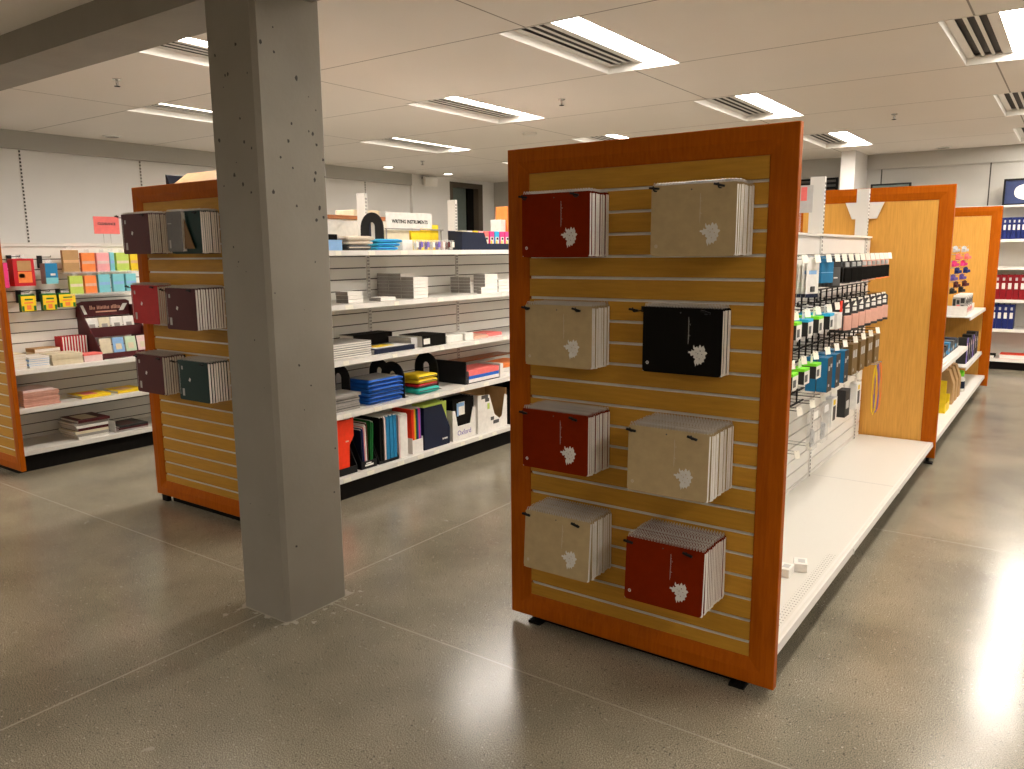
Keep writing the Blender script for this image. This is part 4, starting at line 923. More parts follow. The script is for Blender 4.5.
t = thing('card_box', 'white and red box lying by the maroon card stand', 'box', (-6.65, 3.24, a2)); mb = MB(); mb.box(-6.72,-6.585,3.175,3.325,a2,a2+.05); mb.build('body', M['palepink'], t)
mb = MB(); mb.box(-6.722,-6.583,3.173,3.327,a2+.0505,a2+.066); mb.build('red_lid', M['coral'], t)
for k in range(9):
    t = thing('note_pad', f'red and white pad standing {ORD[k]} from the left before the maroon card stand', 'note pad', (-6.75, 3.1+k*.024, a2), 'red and white pads')
    mb = MB(); y = 3.115+k*.0235; mb.box(-6.93,-6.815,y,y+.009,a2,a2+.20); mb.build('red_cover', M['crimson'], t)
    mb = MB(); mb.box(-6.928,-6.818,y+.0092,y+.021,a2,a2+.197); mb.build('pages', M_PAGE, t)
# maroon card stand
t = thing('card_display', 'maroon tiered card stand with greeting cards on the upper left shelf', 'card stand', (-6.8, 3.5, a2))
mb = MB()
ya, yb = 3.335, 3.80
for y in (ya, yb):
    mb = MB(); mb.prism([(-6.97,a2),(-6.585,a2),(-6.585,a2+.03),(-6.92,a2+.43),(-6.97,a2+.43)], 'y', y-.003, y+.003); mb.build('side_panel', M['maroon'], t)
mb = MB(); 
mb.prism([(ya-.01,a2+.34),(yb,a2+.34),(yb,a2+.46),(yb-.03,a2+.475),(ya+.05,a2+.475),(ya,a2+.455)], 'x', -6.975, -6.965); mb.build('header', M['maroon'], t)
mb = MB(); r = random.Random(2); 
for k in range(22):
    y = ya+.11+k*.0125
    if k in (4, 14): continue
    mb.box(-6.966,-6.9635,y,y+.007,a2+.40,a2+.415+r.uniform(.004,.02))
mb.box(-6.966,-6.9635,ya+.16,yb-.12,a2+.372,a2+.384); mb.build('header_lettering', M['salmon'], t)
mb = MB(); mb.prism([(ya+.03,a2+.44),(ya+.055,a2+.44),(ya+.085,a2+.36),(ya+.06,a2+.36)], 'x', -6.966, -6.963); mb.prism([(yb-.10,a2+.38),(yb-.06,a2+.38),(yb-.02,a2+.44),(yb-.06,a2+.44)], 'x', -6.966, -6.963); mb.build('header_cards', M['white'], t)
for k, (x, z, hh) in enumerate([(-6.80,a2+.17,.085),(-6.60,a2+.005,.045)]):
    mb = MB(); mb.box(x-.004,x,ya+.003,yb-.003,z,z+hh); mb.build('tier_front', M['maroon'], t)
    mb = MB(); mb.box(x-.16,x-.004,ya+.003,yb-.003,z,z+.004); mb.build('tier_floor', M['maroon'], t)
for row, (x, z, cs) in enumerate([(-6.815,a2+.175,['white','cream','white','white']),(-6.615,a2+.012,['cream','lblue','lgreenp','palepink'])]):
    for k, c in enumerate(cs):
        mat = pm('pale_green', (.55,.7,.5), .5) if c == 'lgreenp' else M['white'] if c == 'lblue' and False else M[c]
        q = thing('greeting_card', f'{dict(white="white",cream="cream",lblue="pale blue",lgreenp="pale green",palepink="pale pink")[c]} greeting card, {ORD[k]} from the left in the {["upper","lower"][row]} row of the maroon stand', 'greeting card', (x, ya+.05+k*.105, z))
        y = ya+.012+k*.108
        mb = MB(); mb.obox((x-.035, y+.048, z+.083), (.004,.096,.155), ry=-.18); mb.build('card', mat, q)
        mb = MB(); mb.obox((x-.0315, y+.048, z+.082), (.001,.05,.05), ry=-.18); mb.build('motif', M['greyb'] if row == 0 else M['cream'], q)
# hanging stock on the slat wall
def box_pack(label, cat, name, x0, x1, y0, y1, z0, z1, mat, side, extra=None, hook=True, group=None):
    t = thing(name, label, cat, ((x0+x1)/2,(y0+y1)/2,z0), group)
    mb = MB(); mb.box(x0,x1,y0,y1,z0,z1); mb.build('body', side, t)
    mb = MB(); mb.box(x1,x1+.0012,y0,y1,z0,z1); mb.build('front_face', mat, t)
    if hook:
        mb = MB(); mb.box((x0+x1)/2,(x0+x1)/2+.001,(y0+y1)/2-.02,(y0+y1)/2+.02,z1,z1+.03); mb.build('hang_tab', M_CLEAR, t)
    for (c, ya, yb_, za, zb) in extra or []:
        mb = MB(); mb.box(x1+.0012,x1+.002,y0+ya*(y1-y0),y0+yb_*(y1-y0),z0+za*(z1-z0),z0+zb*(z1-z0)); mb.build('print', M[c], t)
    return t
for k in range(5):
    x = -6.79-.018*k
    box_pack(f'dark red boxed calendar with an orange picture, {"front one" if k==0 else ORD[k]+" from the front"} at the left', 'calendar', 'boxed_calendar', x-.017, x, 2.80, 2.955, 1.425, 1.64, M['crimson'], M['crimson'], [('kraft',.2,.85,.55,.92),('orange',.2,.85,.12,.52),('cream',.25,.5,.3,.45)] if k==0 else None, group='dark red boxed calendars')
box_pack('red boxed calendar at the very left edge by the panel', 'calendar', 'boxed_calendar', -6.9, -6.80, 2.64, 2.765, 1.415, 1.61, M['magenta'], M['crimson'])
for k in range(4):
    x = -6.80-.022*k
    box_pack(f'teal boxed calendar, {"front one" if k==0 else ORD[k]+" from the front"} right of the red calendars', 'calendar', 'boxed_calendar', x-.02, x, 3.04, 3.135, 1.435, 1.60, M['tealblue'], M['greyb'], [('cyan',0,1,0,.3),('white',.4,.8,.4,.5)] if k==0 else None, group='teal boxed calendars')
R1 = [('kraft','brown',3.205,3.335,1.52,1.705),('orange','orange',3.355,3.468,1.522,1.682),('pink','pink',3.482,3.592,1.52,1.682),('cyan','turquoise',3.596,3.636,1.52,1.685),('lime','green',3.652,3.765,1.52,1.682),('yellow','yellow',3.778,3.855,1.52,1.685)]
R2 = [('lime','green',3.222,3.33,1.338,1.493),('orange','orange',3.345,3.445,1.34,1.492),('cyan','turquoise',3.46,3.562,1.345,1.5),('cyan','turquoise',3.585,3.685,1.347,1.5),('cyan','turquoise',3.70,3.795,1.35,1.5)]
for rn, R, X in (('upper',R1,-6.84),('lower',R2,-6.80)):
    for k, (c, nm, a, b, zz0, zz1) in enumerate(R):
        t = thing('gift_box_pack', f'{nm} wrapped paper pack, {ORD[k]} from left, {rn} row of the left slat wall', 'paper pack', (X,(a+b)/2,zz0))
        mb = MB(); mb.box(X-.035,X,a,b,zz0,zz1); mb.build('pack', M[c], t, bevel=.003)
        m = (zz0+zz1)/2; mb = MB(); mb.box(X,X+.0015,a+.004,b-.004,m-.012,m+.012); mb.build('band', {'kraft':M['peach'],'orange':M['salmon'],'cyan':M['lblue'],'lime':M['cream'],'pink':M['palepink'],'yellow':M['peach']}[c], t)
        mb = MB(); mb.box(X-.02,X-.018,(a+b)/2-.02,(a+b)/2+.02,zz1,zz1+.03); mb.build('hang_tab', M_CLEAR, t)
    mb = MB(); ya_, yb_ = R[0][2]-.01, R[-1][3]+.01; zz = min(q[4] for q in R)-.006
    mb.box(-6.999,X+.01,ya_,yb_,zz-.004,zz); mb.box(X+.006,X+.01,ya_,yb_,zz,zz+.018)
    tag(mb.build('clear_tray', M_CLEAR), f'clear plastic tray under the {rn} row of coloured paper packs', 'tray')
for k, (a, b, zz0, zz1) in enumerate([(2.835,2.945,1.225,1.345),(2.998,3.105,1.225,1.345),(3.125,3.255,1.24,1.345)]):
    t = box_pack(f'yellow and green crayon box hanging {ORD[k]} from the left on the left slat wall', 'crayon box', 'crayon_box', -6.845, -6.80, a, b, zz0, zz1, M['yellow'], M['dgreen'], [('dgreen',.02,.18,.02,.35),('dgreen',.82,.98,.02,.35),('dgreen',.25,.8,.72,.82),('orange',.2,.8,.5,.6),('orange',.35,.65,.1,.4)])
    mb = MB(); mb.prism([(-6.845,zz1),(-6.80,zz1),(-6.82,zz1+.012),(-6.845,zz1+.012)], 'y', a, b); mb.build('flap', M['dgreen'], t)
for k, (y, z) in enumerate([(2.86,1.655),(3.09,1.65),(2.90,1.375),(3.055,1.375),(3.21,1.375)]):
    t = thing('slat_bracket', f'black slat wall bracket, {ORD[k]} of those behind the calendars and crayons', 'bracket', (-7.0,y,z), 'black brackets on the left slat wall')
    mb = MB(); mb.box(-6.999,-6.985,y-.018,y+.018,z-.09,z+.012); mb.build('plate', M_BLACK, t)
    mb = MB(); mb.tube([(-6.99,y,z),(-6.80,y,z),(-6.79,y,z+.01)], .003, 6); mb.build('arm', M_BLACK, t)
t = thing('clearance_sign', 'small red sign reading CLEARANCE on two thin wires at the left', 'sign', (-7.03,3.68,1.766))
mb = MB(); mb.box(-7.012,-7.009,3.572,3.797,1.847,1.995); mb.build('card', M['coral'], t)
text_mesh('CLEARANCE', 0.028, 'lettering', M['charcoal'], t, T_facing_x(t, (-7.0085,3.685,1.932)), bold=.0012)
for y in (3.652, 3.715):
    mb = MB(); mb.tube([(-7.015,y,1.766),(-7.015,y,1.85)], .0018, 6); mb.build('wire_leg', M['greyb'], t)
mb = MB(); mb.box(-7.016,-7.0125,3.572,3.797,1.845,1.997); mb.build('clear_holder', M_CLEAR, t)

# ------------------------------------------------------------------ phone accessories behind the front panel
XB = -1.3445
def card_item(label, cat, name, x, y, z, w, h, mat, face, pieces, rz=-0.35, group=None, th=.004):
    """blister card hanging with its hole at (x,y,z), facing +x turned a little to -y"""
    t = thing(name, label, cat, (x, y, z), group); t.rotation_euler = (0,0,rz); keep = WL[t.name]
    mb = MB(); mb.prism([(y-w/2,z-h),(y+w/2,z-h),(y+w/2,z+.004),(y+w*.18,z+.016),(y-w*.18,z+.016),(y-w/2,z+.004)], 'x', x-.0006, x+.0006); mb.build('backing_card', mat, t)
    for (pn, m, ya, yb_, za, zb, d) in pieces:
        mb = MB(); mb.box(x+.0006, x+.0006+d, y-w/2+ya*w, y-w/2+yb_*w, z-h+za*h, z-h+zb*h); mb.build(pn, m, t, bevel=min(.003,d*.4))
    return t
def hooks_row(rown, z, ys, L, mat, label):
    for k, y in enumerate(ys): peg_hook(f'{label}, {ORD[k]} from the near end', XB, y, z, L, dirn='px', mat=mat, r=.0022, holder=True)
top_y = [3.30,3.50,3.72,3.95,4.18,4.40,4.58,4.74,4.90,5.06,5.20,5.34,5.48,5.62,5.76,5.90,6.04]
hooks_row('top', 1.612, top_y, .255, M_CHROME, 'silver hook of the top accessory row')
def hang(nm, lab, cat, z, y, n, w, h, mat, pieces, x1=-1.105, gap=.022, rz=-.35):
    for i in range(n):
        card_item(f'{lab}, ' + ('front one' if i == 0 else f'{ORD[i]} back'), cat, nm, x1-gap*i, y, z-.012, w, h, mat, None, pieces if i < 2 else pieces[:1], rz=rz+jr.uniform(-.06,.06), group=lab)
for k, y in enumerate((4.18,)):
    hang('blister_pack', 'white blister pack with blue foot, top row by big panel', 'blister pack', 1.612, y, 6, .10, .19, M['white'], [('blue_foot', M['navy'],0,1,0,.1,.0012),('device', M['dgrey'],.35,.65,.15,.30,.008),('print', M['lblue'],.2,.8,.62,.72,.001)])
hang('blister_pack', 'blue boxed cable pack behind the white blister packs', 'blister pack', 1.612, 4.43, 5, .10, .125, M['boxblue'], [('box', M['boxblue'],0,1,0,.9,.012),('band', M['lblue'],.0,1,.42,.47,.0125)])
hang('blister_pack', 'dark case pack with white marks in the top row', 'blister pack', 1.612, 4.64, 5, .09, .155, M['charcoal'], [('case', M['dgrey'],.15,.85,.05,.7,.01),('white_print', M['white'],.2,.6,.3,.36,.0112)])
for k, y in enumerate(top_y[8:]):
    hang('blister_pack', f'black phone case pack, {ORD[k]} dark hook of the top row', 'blister pack', 1.612, y, 4, .072, .145, M['charcoal'] if k < 3 else M['rose'], [('case', M['black'],.1,.9,.06,.62,.012),('hanger', M['silver'],.25,.75,.66,.84,.006)] + ([('orange_base', M['orange'],0,1,0,.05,.013)] if k > 5 else []))
# black grid rails and hooks
def grid_rail(label, y0, y1, zc):
    t = thing('wire_grid', label, 'wire grid', (XB+.03,(y0+y1)/2,zc))
    mb = MB()
    for dz in (.075, 0, -.075): mb.box(XB+.027,XB+.036,y0,y1,zc+dz-.004,zc+dz+.004)
    y = y0+.01
    while y < y1: mb.box(XB+.02,XB+.0285,y-.004,y+.004,zc-.079,zc+.079); y += .14
    mb.build('grid', M_BLACK, t)
    for y in (y0+.05, y1-.05):
        mb = MB(); mb.box(XB+.0005,XB+.02,y-.008,y+.008,zc+.045,zc+.06); mb.build('clip', M_BLACK, t)
grid_rail('black wire grid rail behind the second accessory row', 3.1, 6.6, 1.33)
grid_rail('black wire grid rail behind the third accessory row', 3.1, 6.6, 1.075)
grid_rail('black wire grid rail low on the slat board, nearest the big panel', 3.1, 4.9, 0.82)
XG = XB+.036
def grid_hooks(z, ys, lab, L=.215):
    for k, y in enumerate(ys): peg_hook(f'{lab}, {ORD[k]} from the near end', XG, y, z, L, dirn='px', mat=M_BLACK, r=.0022, holder=True)
r2 = [3.66,3.86,4.06,4.26,4.48,4.66,4.88,5.06,5.24,5.42,5.60,5.78,5.95]
grid_hooks(1.345, r2, 'black hook of the second accessory row')
def boxitem(label, y, z, w, h, d, body, lid, x1=-1.07, group=None):
    t = thing('charger_box', label, 'box', (x1,y,z-.03-h), group)
    zt = z-.035; mb = MB(); mb.box(x1-d,x1,y-w/2,y+w/2,zt-h,zt-.014); mb.build('body', M['charcoal'], t, bevel=.003)
    mb = MB(); mb.box(x1-d-.001,x1+.001,y-w/2-.001,y+w/2+.001,zt-.014,zt); mb.build('lid_band', M[lid], t)
    mb = MB(); mb.box(x1,x1+.0015,y-w/2,y+w/2,zt-h,zt-.014); mb.build('white_front', M['white'], t)
    mb = MB(); mb.box(x1+.0015,x1+.0025,y-w*.4,y+w*.1,zt-h*.85,zt-h*.4); mb.build('device_picture', M[body], t)
    mb = MB(); mb.box(x1-d/2,x1-d/2+.001,y-w*.25,y+w*.25,zt,z+.012); mb.build('hang_tab', M['white'], t)
for k, (y, lid) in enumerate([(3.86,'lgreen'),(4.06,'sky'),(4.26,'lgreen'),(4.48,'sky')]):
    boxitem(f'black charger box with a {"green" if lid=="lgreen" else "blue"} band, {ORD[k]} from the big panel in the second row', y, 1.345, .085, .085, .075, 'dgrey', lid)
    boxitem(f'black charger box hidden behind the {ORD[k]} one of the second row', y, 1.345, .085, .085, .075, 'dgrey', lid, x1=-1.165)
slab('adapter_box', 'white adapter box after the blue-banded box in the second row', 'box', -1.16, -1.075, 4.62, 4.73, 1.21, 1.30, M['white'])
slab('price_flag', 'small red tag above the white adapter box', 'tag', -1.06, -1.056, 4.60, 4.64, 1.31, 1.37, M['redf'], bevel=0)
for k, y in enumerate(r2[5:]):
    if k == 0: continue
    hang('phone_case_pack', f'rose phone case pack, {ORD[k-1]} pink hook of the second row', 'blister pack', 1.345, y, 4, .082, .165, M['charcoal'], [('case', M['rose'],.08,.92,.1,.62,.012),('round_label', M['white'],.25,.75,.72,.86,.004),('foot', M['charcoal'],0,1,0,.08,.010)], x1=-1.085)
r3 = [3.50,3.66,3.84,4.04,4.26,4.50,4.70,4.90,5.16,5.38,5.60,5.82]
grid_hooks(1.11, r3, 'black hook of the third accessory row')
for k, y in enumerate((3.68,3.86,4.06,4.28)):
    boxitem(f'black charger box with a green band, {ORD[k]} from the big panel in the third row', y-.02, 1.10, .09, .08, .075, 'dgrey', 'lgreen')
for k, y in enumerate((4.52,4.70,4.90)):
    for i in range(2):
        box_pack(f'blue cable box, {"front" if i==0 else "rear"} one, {ORD[k]} hook of the blue set, third row', 'box', 'cable_box', -1.13-.06*i, -1.075-.06*i, y-.05, y+.05, .875, 1.065, M['charcoal'], M['boxblue'], [('silver',.15,.4,.62,.75),('silver',.55,.85,.7,.8),('silver',.2,.45,.15,.22)] if i==0 else None)
for k, y in enumerate((5.18,5.40,5.62,5.84)):
    for i in range(2):
        box_pack(f'brown earphone box, {"front" if i==0 else "rear"} one, {ORD[k]} hook of the brown set, third row', 'box', 'earphone_box', -1.15-.07*i, -1.09-.07*i, y-.07, y+.07, .885, 1.075, M['bronze'], M['bronze'], [('silver',.15,.45,.55,.8),('silver',.55,.85,.55,.8),('greyb',.2,.4,.1,.2)] if i==0 else None)
r4 = [3.6,3.85,4.1,4.34,4.56,4.82,5.15,5.45]
hooks_row('low', .82+.02, [y for y in r4 if y > 4.7], .22, M_CHROME, 'silver hook of the fourth accessory row')
grid_hooks(.835, r4[:5], 'black hook on the low grid rail', L=.19)
for k, (y, c) in enumerate([(4.82,'white'),(5.15,'charcoal'),(5.45,'white')]):
    box_pack(f'{dict(white="white",charcoal="black")[c]} cable pack hanging {ORD[k]} under the blue boxes', 'box', 'cable_box', -1.16, -1.11, y-.06, y+.06, .62, .79, M['white' if c=='white' else 'charcoal'], M[c], [('yellow',.3,.7,.75,.92),('charcoal',.25,.75,.2,.7)] if c=='white' else [('silver',.2,.8,.3,.6)])
def clear_pack(label, y, z, w, h, inner, x1=-1.09):
    t = thing('clear_pouch', label, 'cable pack', (x1,y,z-h))
    mb = MB(); mb.box(x1-.03,x1,y-w/2,y+w/2,z-h,z); mb.build('bag', M_CLEAR, t)
    mb = MB(); r = random.Random(int(y*100))
    for a in range(3): mb.tube([(x1-.015, y+w*.3*math.cos(q*.8+a), z-h*.72+h*.2*math.sin(q*.9)+.004*a) for q in range(9)], .006, 6)
    mb.build('cable', inner, t)
    mb = MB(); mb.box(x1,x1+.001,y-w*.4,y+w*.4,z-h*.22,z-h*.04); mb.build('header_label', M['white'], t)
clear_pack('clear bag with grey cable, left of two under the green boxes', 4.34, .80, .11, .22, M['silver']); clear_pack('clear bag with grey cable, right of two under the green boxes', 4.56, .80, .11, .22, M['silver'])
hooks_row('bottom', .60, [3.45,3.66,3.90,4.12,4.34], .22, M_CHROME, 'silver hook of the lowest accessory row')
card_item('red and blue blister pack hanging low beside the big panel', 'blister pack', 'blister_pack', -1.11, 3.50, .585, .11, .30, M['white'], None, [('blue_print', M['binderblue'],0,.5,.75,.97,.003),('red_print', M['redf'],.5,1,.6,.97,.004),('black_tool', M['black'],0,.45,.05,.7,.012),('clear_blister', M_CLEAR,.5,.95,.1,.55,.012)])
clear_pack('clear pack with a dark plug hanging low on the slat board', 3.72, .585, .11, .26, M['charcoal']); 
# lanyards
for k, (y, c, nm) in enumerate([(5.90,'yellow','yellow'),(5.98,'purple','dark'),(6.06,'orange','orange')]):
    t = thing('lanyard', f'{nm} lanyard loop hanging by the orange divider', 'lanyard', (-1.11,y,.5)); x = -1.10
    mb = MB(); pts = [(x+.012*math.sin(q/10*2*PI)*(.4+abs(math.sin(q/10*PI))), y+.004*k, .86-.36*(.5-.5*math.cos(q/10*2*PI))) for q in range(10)]
    mb.tube(pts, .0045, 6, True); mb.build('cord', M[c], t)
    mb = MB(); mb.box(XB,x+.01,y-.003,y+.003,.855,.862); mb.build('hook_arm', M_CHROME, t)
# sign holder on the spine and small boxes on the deck
t = thing('sign_holder', 'clear acrylic sign holder with a red picture behind the big panel', 'sign', (-1.40,4.95,1.751))
mb = MB(); mb.box(-1.412,-1.388,4.94,4.965,1.751,1.755); mb.box(-1.405,-1.395,4.948,4.957,1.755,1.87); mb.build('stem', M_CLEAR, t)
mb = MB(); mb.box(-1.47,-1.33,4.951,4.954,1.87,2.03); mb.build('card', M['silver'], t)
mb = MB(); mb.box(-1.40,-1.365,4.9495,4.951,1.94,2.02); mb.build('red_picture', M['coral'], t)
for k, (x, y) in enumerate([(-0.985,3.53),(-0.945,3.63)]):
    t = thing('adapter_box', f'small white box lying on the white base deck, {["left","right"][k]} one of two', 'box', (x,y,.1725))
    mb = MB(); mb.obox((x,y,.1725+.021), (.06,.085,.042), rz=.3*k); mb.build('body', M['white'], t, bevel=.004)
    mb = MB(); mb.obox((x+.005,y,.1725+.0426), (.03,.04,.001), rz=.3*k); mb.build('printed_label', M['silver'], t)

# ------------------------------------------------------------------ goods between the dividers
zA, zB, zC, zD = .1725, .4555, .6755, .9685
t = thing('display_stand', 'yellow card display stand on the low shelf between the orange dividers', 'display stand', (-.93,8.1,zA))
mb = MB(); mb.box(-1.06,-.885,7.98,7.99,zA,zA+.30); mb.box(-1.06,-.885,8.26,8.27,zA,zA+.14); mb.box(-.892,-.885,7.99,8.26,zA,zA+.07); mb.box(-1.06,-1.05,7.99,8.26,zA,zA+.32); mb.box(-1.05,-.892,7.99,8.26,zA,zA+.004); mb.build('body', M['yellow'], t)
slab('marker_box', 'dark box standing in the yellow display stand', 'box', -1.04, -.91, 8.0, 8.2, zA+.005, zA+.24, M['maroon'])
for k, y in enumerate((8.48, 8.72, 8.95)):
    t = thing('paper_bag', f'brown kraft paper bag, {ORD[k]} from the yellow stand', 'bag', (-.95,y,zA))
    mb = MB(); mb.prism([(-1.07,zA),(-.885,zA),(-.885,zA+.20),(-.93,zA+.33),(-1.03,zA+.33),(-1.07,zA+.2)], 'y', y, y+.14); mb.build('bag', M['kraft'], t, bevel=.006)
    mb = MB(); mb.box(-1.0,-.955,y+.02,y+.12,zA+.329,zA+.345); mb.build('folded_top', M['peach'], t)
for k, y in enumerate((8.3, 8.62)): slab('bubble_mailer', f'pale grey padded mailer leaning {["nearer","farther"][k]} behind the kraft bags', 'mailer', -1.22, -1.10, y, y+.22, zA, zA+.40, M['silver'])
t = thing('glue_bottle', 'white glue bottle with a green cap on the low shelf', 'bottle', (-.92,9.35,zA))
mb = MB(); mb.lathe((-.92,9.35,zA), [(.04,0),(.046,.01),(.046,.13),(.03,.16)], 16); mb.build('bottle', M['white'], t, smooth=True)
mb = MB(); mb.lathe((-.92,9.35,zA+.16), [(.036,0),(.036,.05),(.024,.062)], 16); mb.build('cap', M['lgreen'], t, smooth=True)
mb = MB(); mb.lathe((-.92,9.35,zA+.035), [(.047,0),(.047,.075)], 16); mb.build('label_band', M['navy'], t)
book('red and white book lying on the shelf by the first divider', -1.10, -.87, 7.4, 7.75, zC, zC+.02, M['white'], page=M['greyb']); 
slab('paper_cover', 'red sheet on the white book by the first divider', 'paper', -1.05, -.9, 7.45, 7.68, zC+.0205, zC+.022, M['coral'], bevel=0)
for k in range(7):
    y = 7.95+.155*k; c = ['charcoal','charcoal','tealblue','charcoal','dgrey','navy','charcoal'][k]
    box_pack(f'dark tape pack lying {ORD[k]} in the row on the shelf behind the first divider', 'tape pack', 'tape_pack', -1.15, -.93, y, y+.13, zC, zC+.09+.01*(k%3), M[c], M[c], [('tealblue' if k%2 else 'greyb',.1,.9,.2,.5)], hook=False)
for k in range(6):
    y = 9.4+.2*k; c = ['purple','charcoal','navy','purple','charcoal','navy'][k]
    box_pack(f'dark purple pen pack standing {ORD[k]} on the shelf by the second divider', 'pen pack', 'pen_pack', -.98, -.89, y, y+.13, zB, zB+.27-.02*(k%2), M[c], M['charcoal'], [('palepink',.2,.5,.6,.8),('silver',.55,.8,.3,.7)], hook=False)
t = thing('display_tray', 'white display box of black and red patterned packs by the second divider', 'display box', (-.95,9.5,zD))
mb = MB(); mb.box(-1.1,-.90,9.24,9.246,zD,zD+.10); mb.box(-1.1,-.90,9.90,9.906,zD,zD+.10); mb.box(-.906,-.90,9.246,9.90,zD,zD+.022); mb.box(-1.1,-.906,9.246,9.90,zD,zD+.004); mb.build('body', M['white'], t)
for k in range(8):
    y = 9.255+.08*k; c = ['white','charcoal','crimson','white','charcoal','white','crimson','charcoal'][k]
    pk_ = box_pack(f'patterned pen pack standing {ORD[k]} in the white display box', 'pen pack', 'pen_pack', -1.04, -.92, y, y+.07, zD+.005, zD+.185+.02*(k%2), M['white'], M['white' if k else 'greyb'], [('crimson',.1,.5,.08,.4),('charcoal',.35,.95,.45,.9),('charcoal',.05,.3,.6,.85),('coral',.5,.9,.2,.35)], hook=False)
mb = MB(); y = 9.2542
for (xa, xb, za, zb) in ((-1.035,-1.01,.10,.17),(-1.0,-.975,.12,.16),(-.965,-.93,.13,.18),(-1.03,-.99,.06,.085),(-.96,-.935,.05,.11)): mb.box(xa, xb, y, y+.0008, zD+za, zD+zb)
bpy_last = [o for o in bpy.data.objects if o.get('label') == 'patterned pen pack standing first in the white display box'][0]
mb.build('dark_pattern', M['charcoal'], bpy_last)
mb = MB()
for (xa, xb, za, zb) in ((-1.035,-.985,.03,.048),(-.975,-.93,.03,.045),(-1.0,-.97,.075,.112)): mb.box(xa, xb, y, y+.0008, zD+za, zD+zb)
mb.build('red_pattern', M['coral'], bpy_last)
slab('notice_card', 'blue card lying on the upper shelf before the patterned packs', 'card', -1.2, -1.11, 9.2, 9.4, zD, zD+.05, M['binderblue'])
for k, (c, nm, z) in enumerate([('silver','grey',1.66),('coral','coral',1.585),('magenta','pink',1.515),('binderblue','blue',1.445),('purple','purple',1.375),('maroon','wine',1.305),('charcoal','black',1.24)]):
    for i in range(2):
        y = 9.2+.35*i
        t = card_item(f'{nm} scissors pack hanging {ORD[k]} from the top, {["nearer","farther"][i]} column by the second divider', 'blister pack', 'blister_pack', -1.045+.03*(k%2)+.04*i, y, z, .10, .048, M[c], None, [('tool', M[c],.1,.9,.15,.75,.03)])
        peg_hook(f'hook carrying the {nm} scissors pack of the {["nearer","farther"][i]} column', XB, y, z+.012, .34+.04*i, dirn='px', mat=M_CHROME, r=.0025)

# ------------------------------------------------------------------ binders and back wall
def binder(label, x, w, z, h, mat, group):
    t = thing('ring_binder', label, 'binder', (x+w/2,12.78,z), group)
    mb = MB(); mb.box(x,x+w,12.66,12.664,z,z+h); mb.box(x,x+.003,12.664,12.93,z,z+h); mb.box(x+w-.003,x+w,12.664,12.93,z,z+h); mb.build('cover', mat, t)
    mb = MB(); mb.box(x+.004,x+w-.004,12.67,12.91,z+.006,z+h-.01); mb.build('pages', M_PAGE, t)
    mb = MB(); mb.box(x+w*.22,x+w*.78,12.659,12.66,z+h*.42,z+h*.66); mb.build('spine_label', M['white'], t)
    mb = MB(); mb.box(x+w*.3,x+w*.7,12.659,12.66,z+h*.76,z+h*.88); mb.build('top_label', M['silver'], t)
for row, (z, pitch, c, nm, h, x0) in enumerate([(1.7705,.0535,'binderblue','blue',.285,-1.06),(.9605,.073,'binderred','red',.335,-1.08),(.5605,.0685,'binderblue','blue',.335,-1.08)]):
    n = 12 if row == 0 else 9
    for k in range(n):
        if x0+pitch*k > -.3: break
        if row == 2 and x0+pitch*(k+1) > -.62: break
        binder(f'{nm} ring binder, {ORD[k]} from the left on the {["top shelf of the wall shelf","third shelf of the wall shelf","fourth shelf of the wall shelf"][row]}', x0+pitch*k, pitch-.004, z, h, M[c], f'{nm} binders, {["top","middle","lower"][row]} row')
book('red folder lying on the bottom deck of the wall shelf', -.80, -.45, 12.66, 12.95, .1505, .21, M['redf'], 'folder', 'folder')
book('black folder lying left of the red folder on the wall shelf deck', -1.05, -.86, 12.66, 12.95, .1505, .19, M['black'], 'folder', 'folder')
t = thing('framed_picture', 'navy framed picture with a pale shape standing on top of the wall shelf', 'picture', (-.6,12.95,2.2255))
mb = MB(); 
for a in ((-.95,-.927,2.2255,2.58),(-.343,-.32,2.2255,2.58),(-.927,-.343,2.2255,2.248),(-.927,-.343,2.557,2.58)): mb.box(a[0],a[1],12.93,12.955,a[2],a[3])
mb.build('frame', M_BLACK, t)
mb = MB(); mb.box(-.927,-.343,12.945,12.952,2.248,2.557); mb.build('print', pm('navy_print', (.02,.035,.11), .4), t)
mb = MB(); mb.prism([(-.60+(.235+.015*math.cos(3*q*.2618))*math.cos(q*.2618), 2.40+.115*math.sin(q*.2618)) for q in range(24)], 'y', 12.942, 12.945); mb.build('pale_shape', M['white'], t)
t = thing('wall_monitor', 'black flat screen top showing above the first orange divider', 'screen', (-2.36,12.95,2.2255))
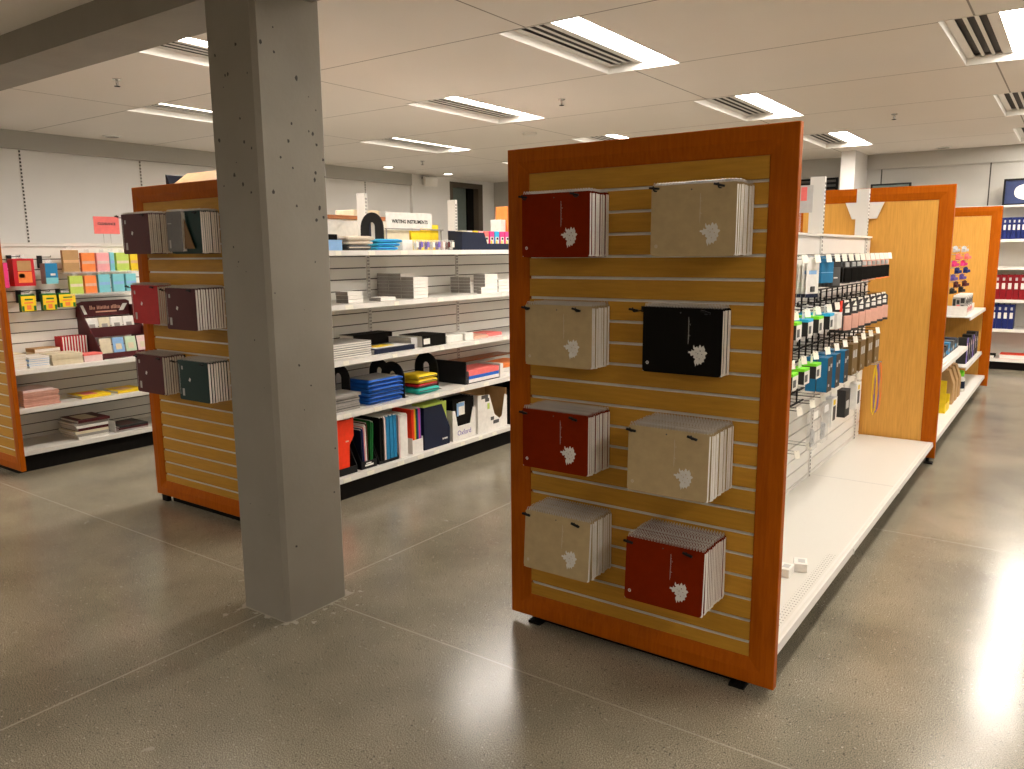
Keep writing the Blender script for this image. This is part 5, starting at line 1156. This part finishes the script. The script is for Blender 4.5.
mb = MB(); mb.box(-2.65,-2.10,12.93,12.97,2.2255,2.605); mb.build('bezel', M_BLACK, t, bevel=.006)
mb = MB(); mb.box(-2.62,-2.13,12.928,12.93,2.25,2.58); mb.build('panel', M['glass'], t)
t = thing('air_grille', 'black wall grille seen left of the pillar above the divider', 'vent', (-3.5,13.1,2.5))
mb = MB(); mb.box(-3.9,-3.165,13.10,13.149,2.45,2.75); mb.build('frame', M_BLACK, t)
mb = MB()
for k in range(4): mb.obox((-3.53,13.09,2.49+.07*k), (.68,.02,.03), rx=.4)
mb.build('louvres', M['dgrey'], t)

# ------------------------------------------------------------------ camera, colour management
f_px, yaw, pit, rol = 787.615, -0.62118812, 0.165798223, 0.00931633
fw = Vector((math.sin(yaw)*math.cos(pit), math.cos(yaw)*math.cos(pit), -math.sin(pit)))
ri = Vector((math.cos(yaw), -math.sin(yaw), 0)); dn = fw.cross(ri)
ri2 = math.cos(rol)*ri + math.sin(rol)*dn; dn2 = -math.sin(rol)*ri + math.cos(rol)*dn
cd = bpy.data.cameras.new('camera'); co = bpy.data.objects.new('camera', cd); COL.objects.link(co)
R3 = Matrix((ri2, -dn2, -fw)).transposed()
co.matrix_world = Matrix.Translation((0, 0, 1.65)) @ R3.to_4x4()
cd.sensor_fit = 'HORIZONTAL'; cd.sensor_width = 36; cd.lens = 36*f_px/1024; cd.clip_start = 0.05; cd.clip_end = 60
SC.camera = co
w = bpy.data.worlds.new('room_air'); SC.world = w; w.use_nodes = True
w.node_tree.nodes['Background'].inputs[0].default_value = (0.5, 0.45, 0.4, 1); w.node_tree.nodes['Background'].inputs[1].default_value = 0.02
vs = SC.view_settings; vs.view_transform = 'Standard'; vs.look = 'None'; vs.gamma = 1; vs.use_curve_mapping = False
vs.exposure = 0.0
SC.cycles.use_denoising = True
SC.cycles.max_bounces = 8; SC.cycles.diffuse_bounces = 5; SC.cycles.glossy_bounces = 3; SC.cycles.transparent_max_bounces = 8
SC.cycles.sample_clamp_indirect = 6
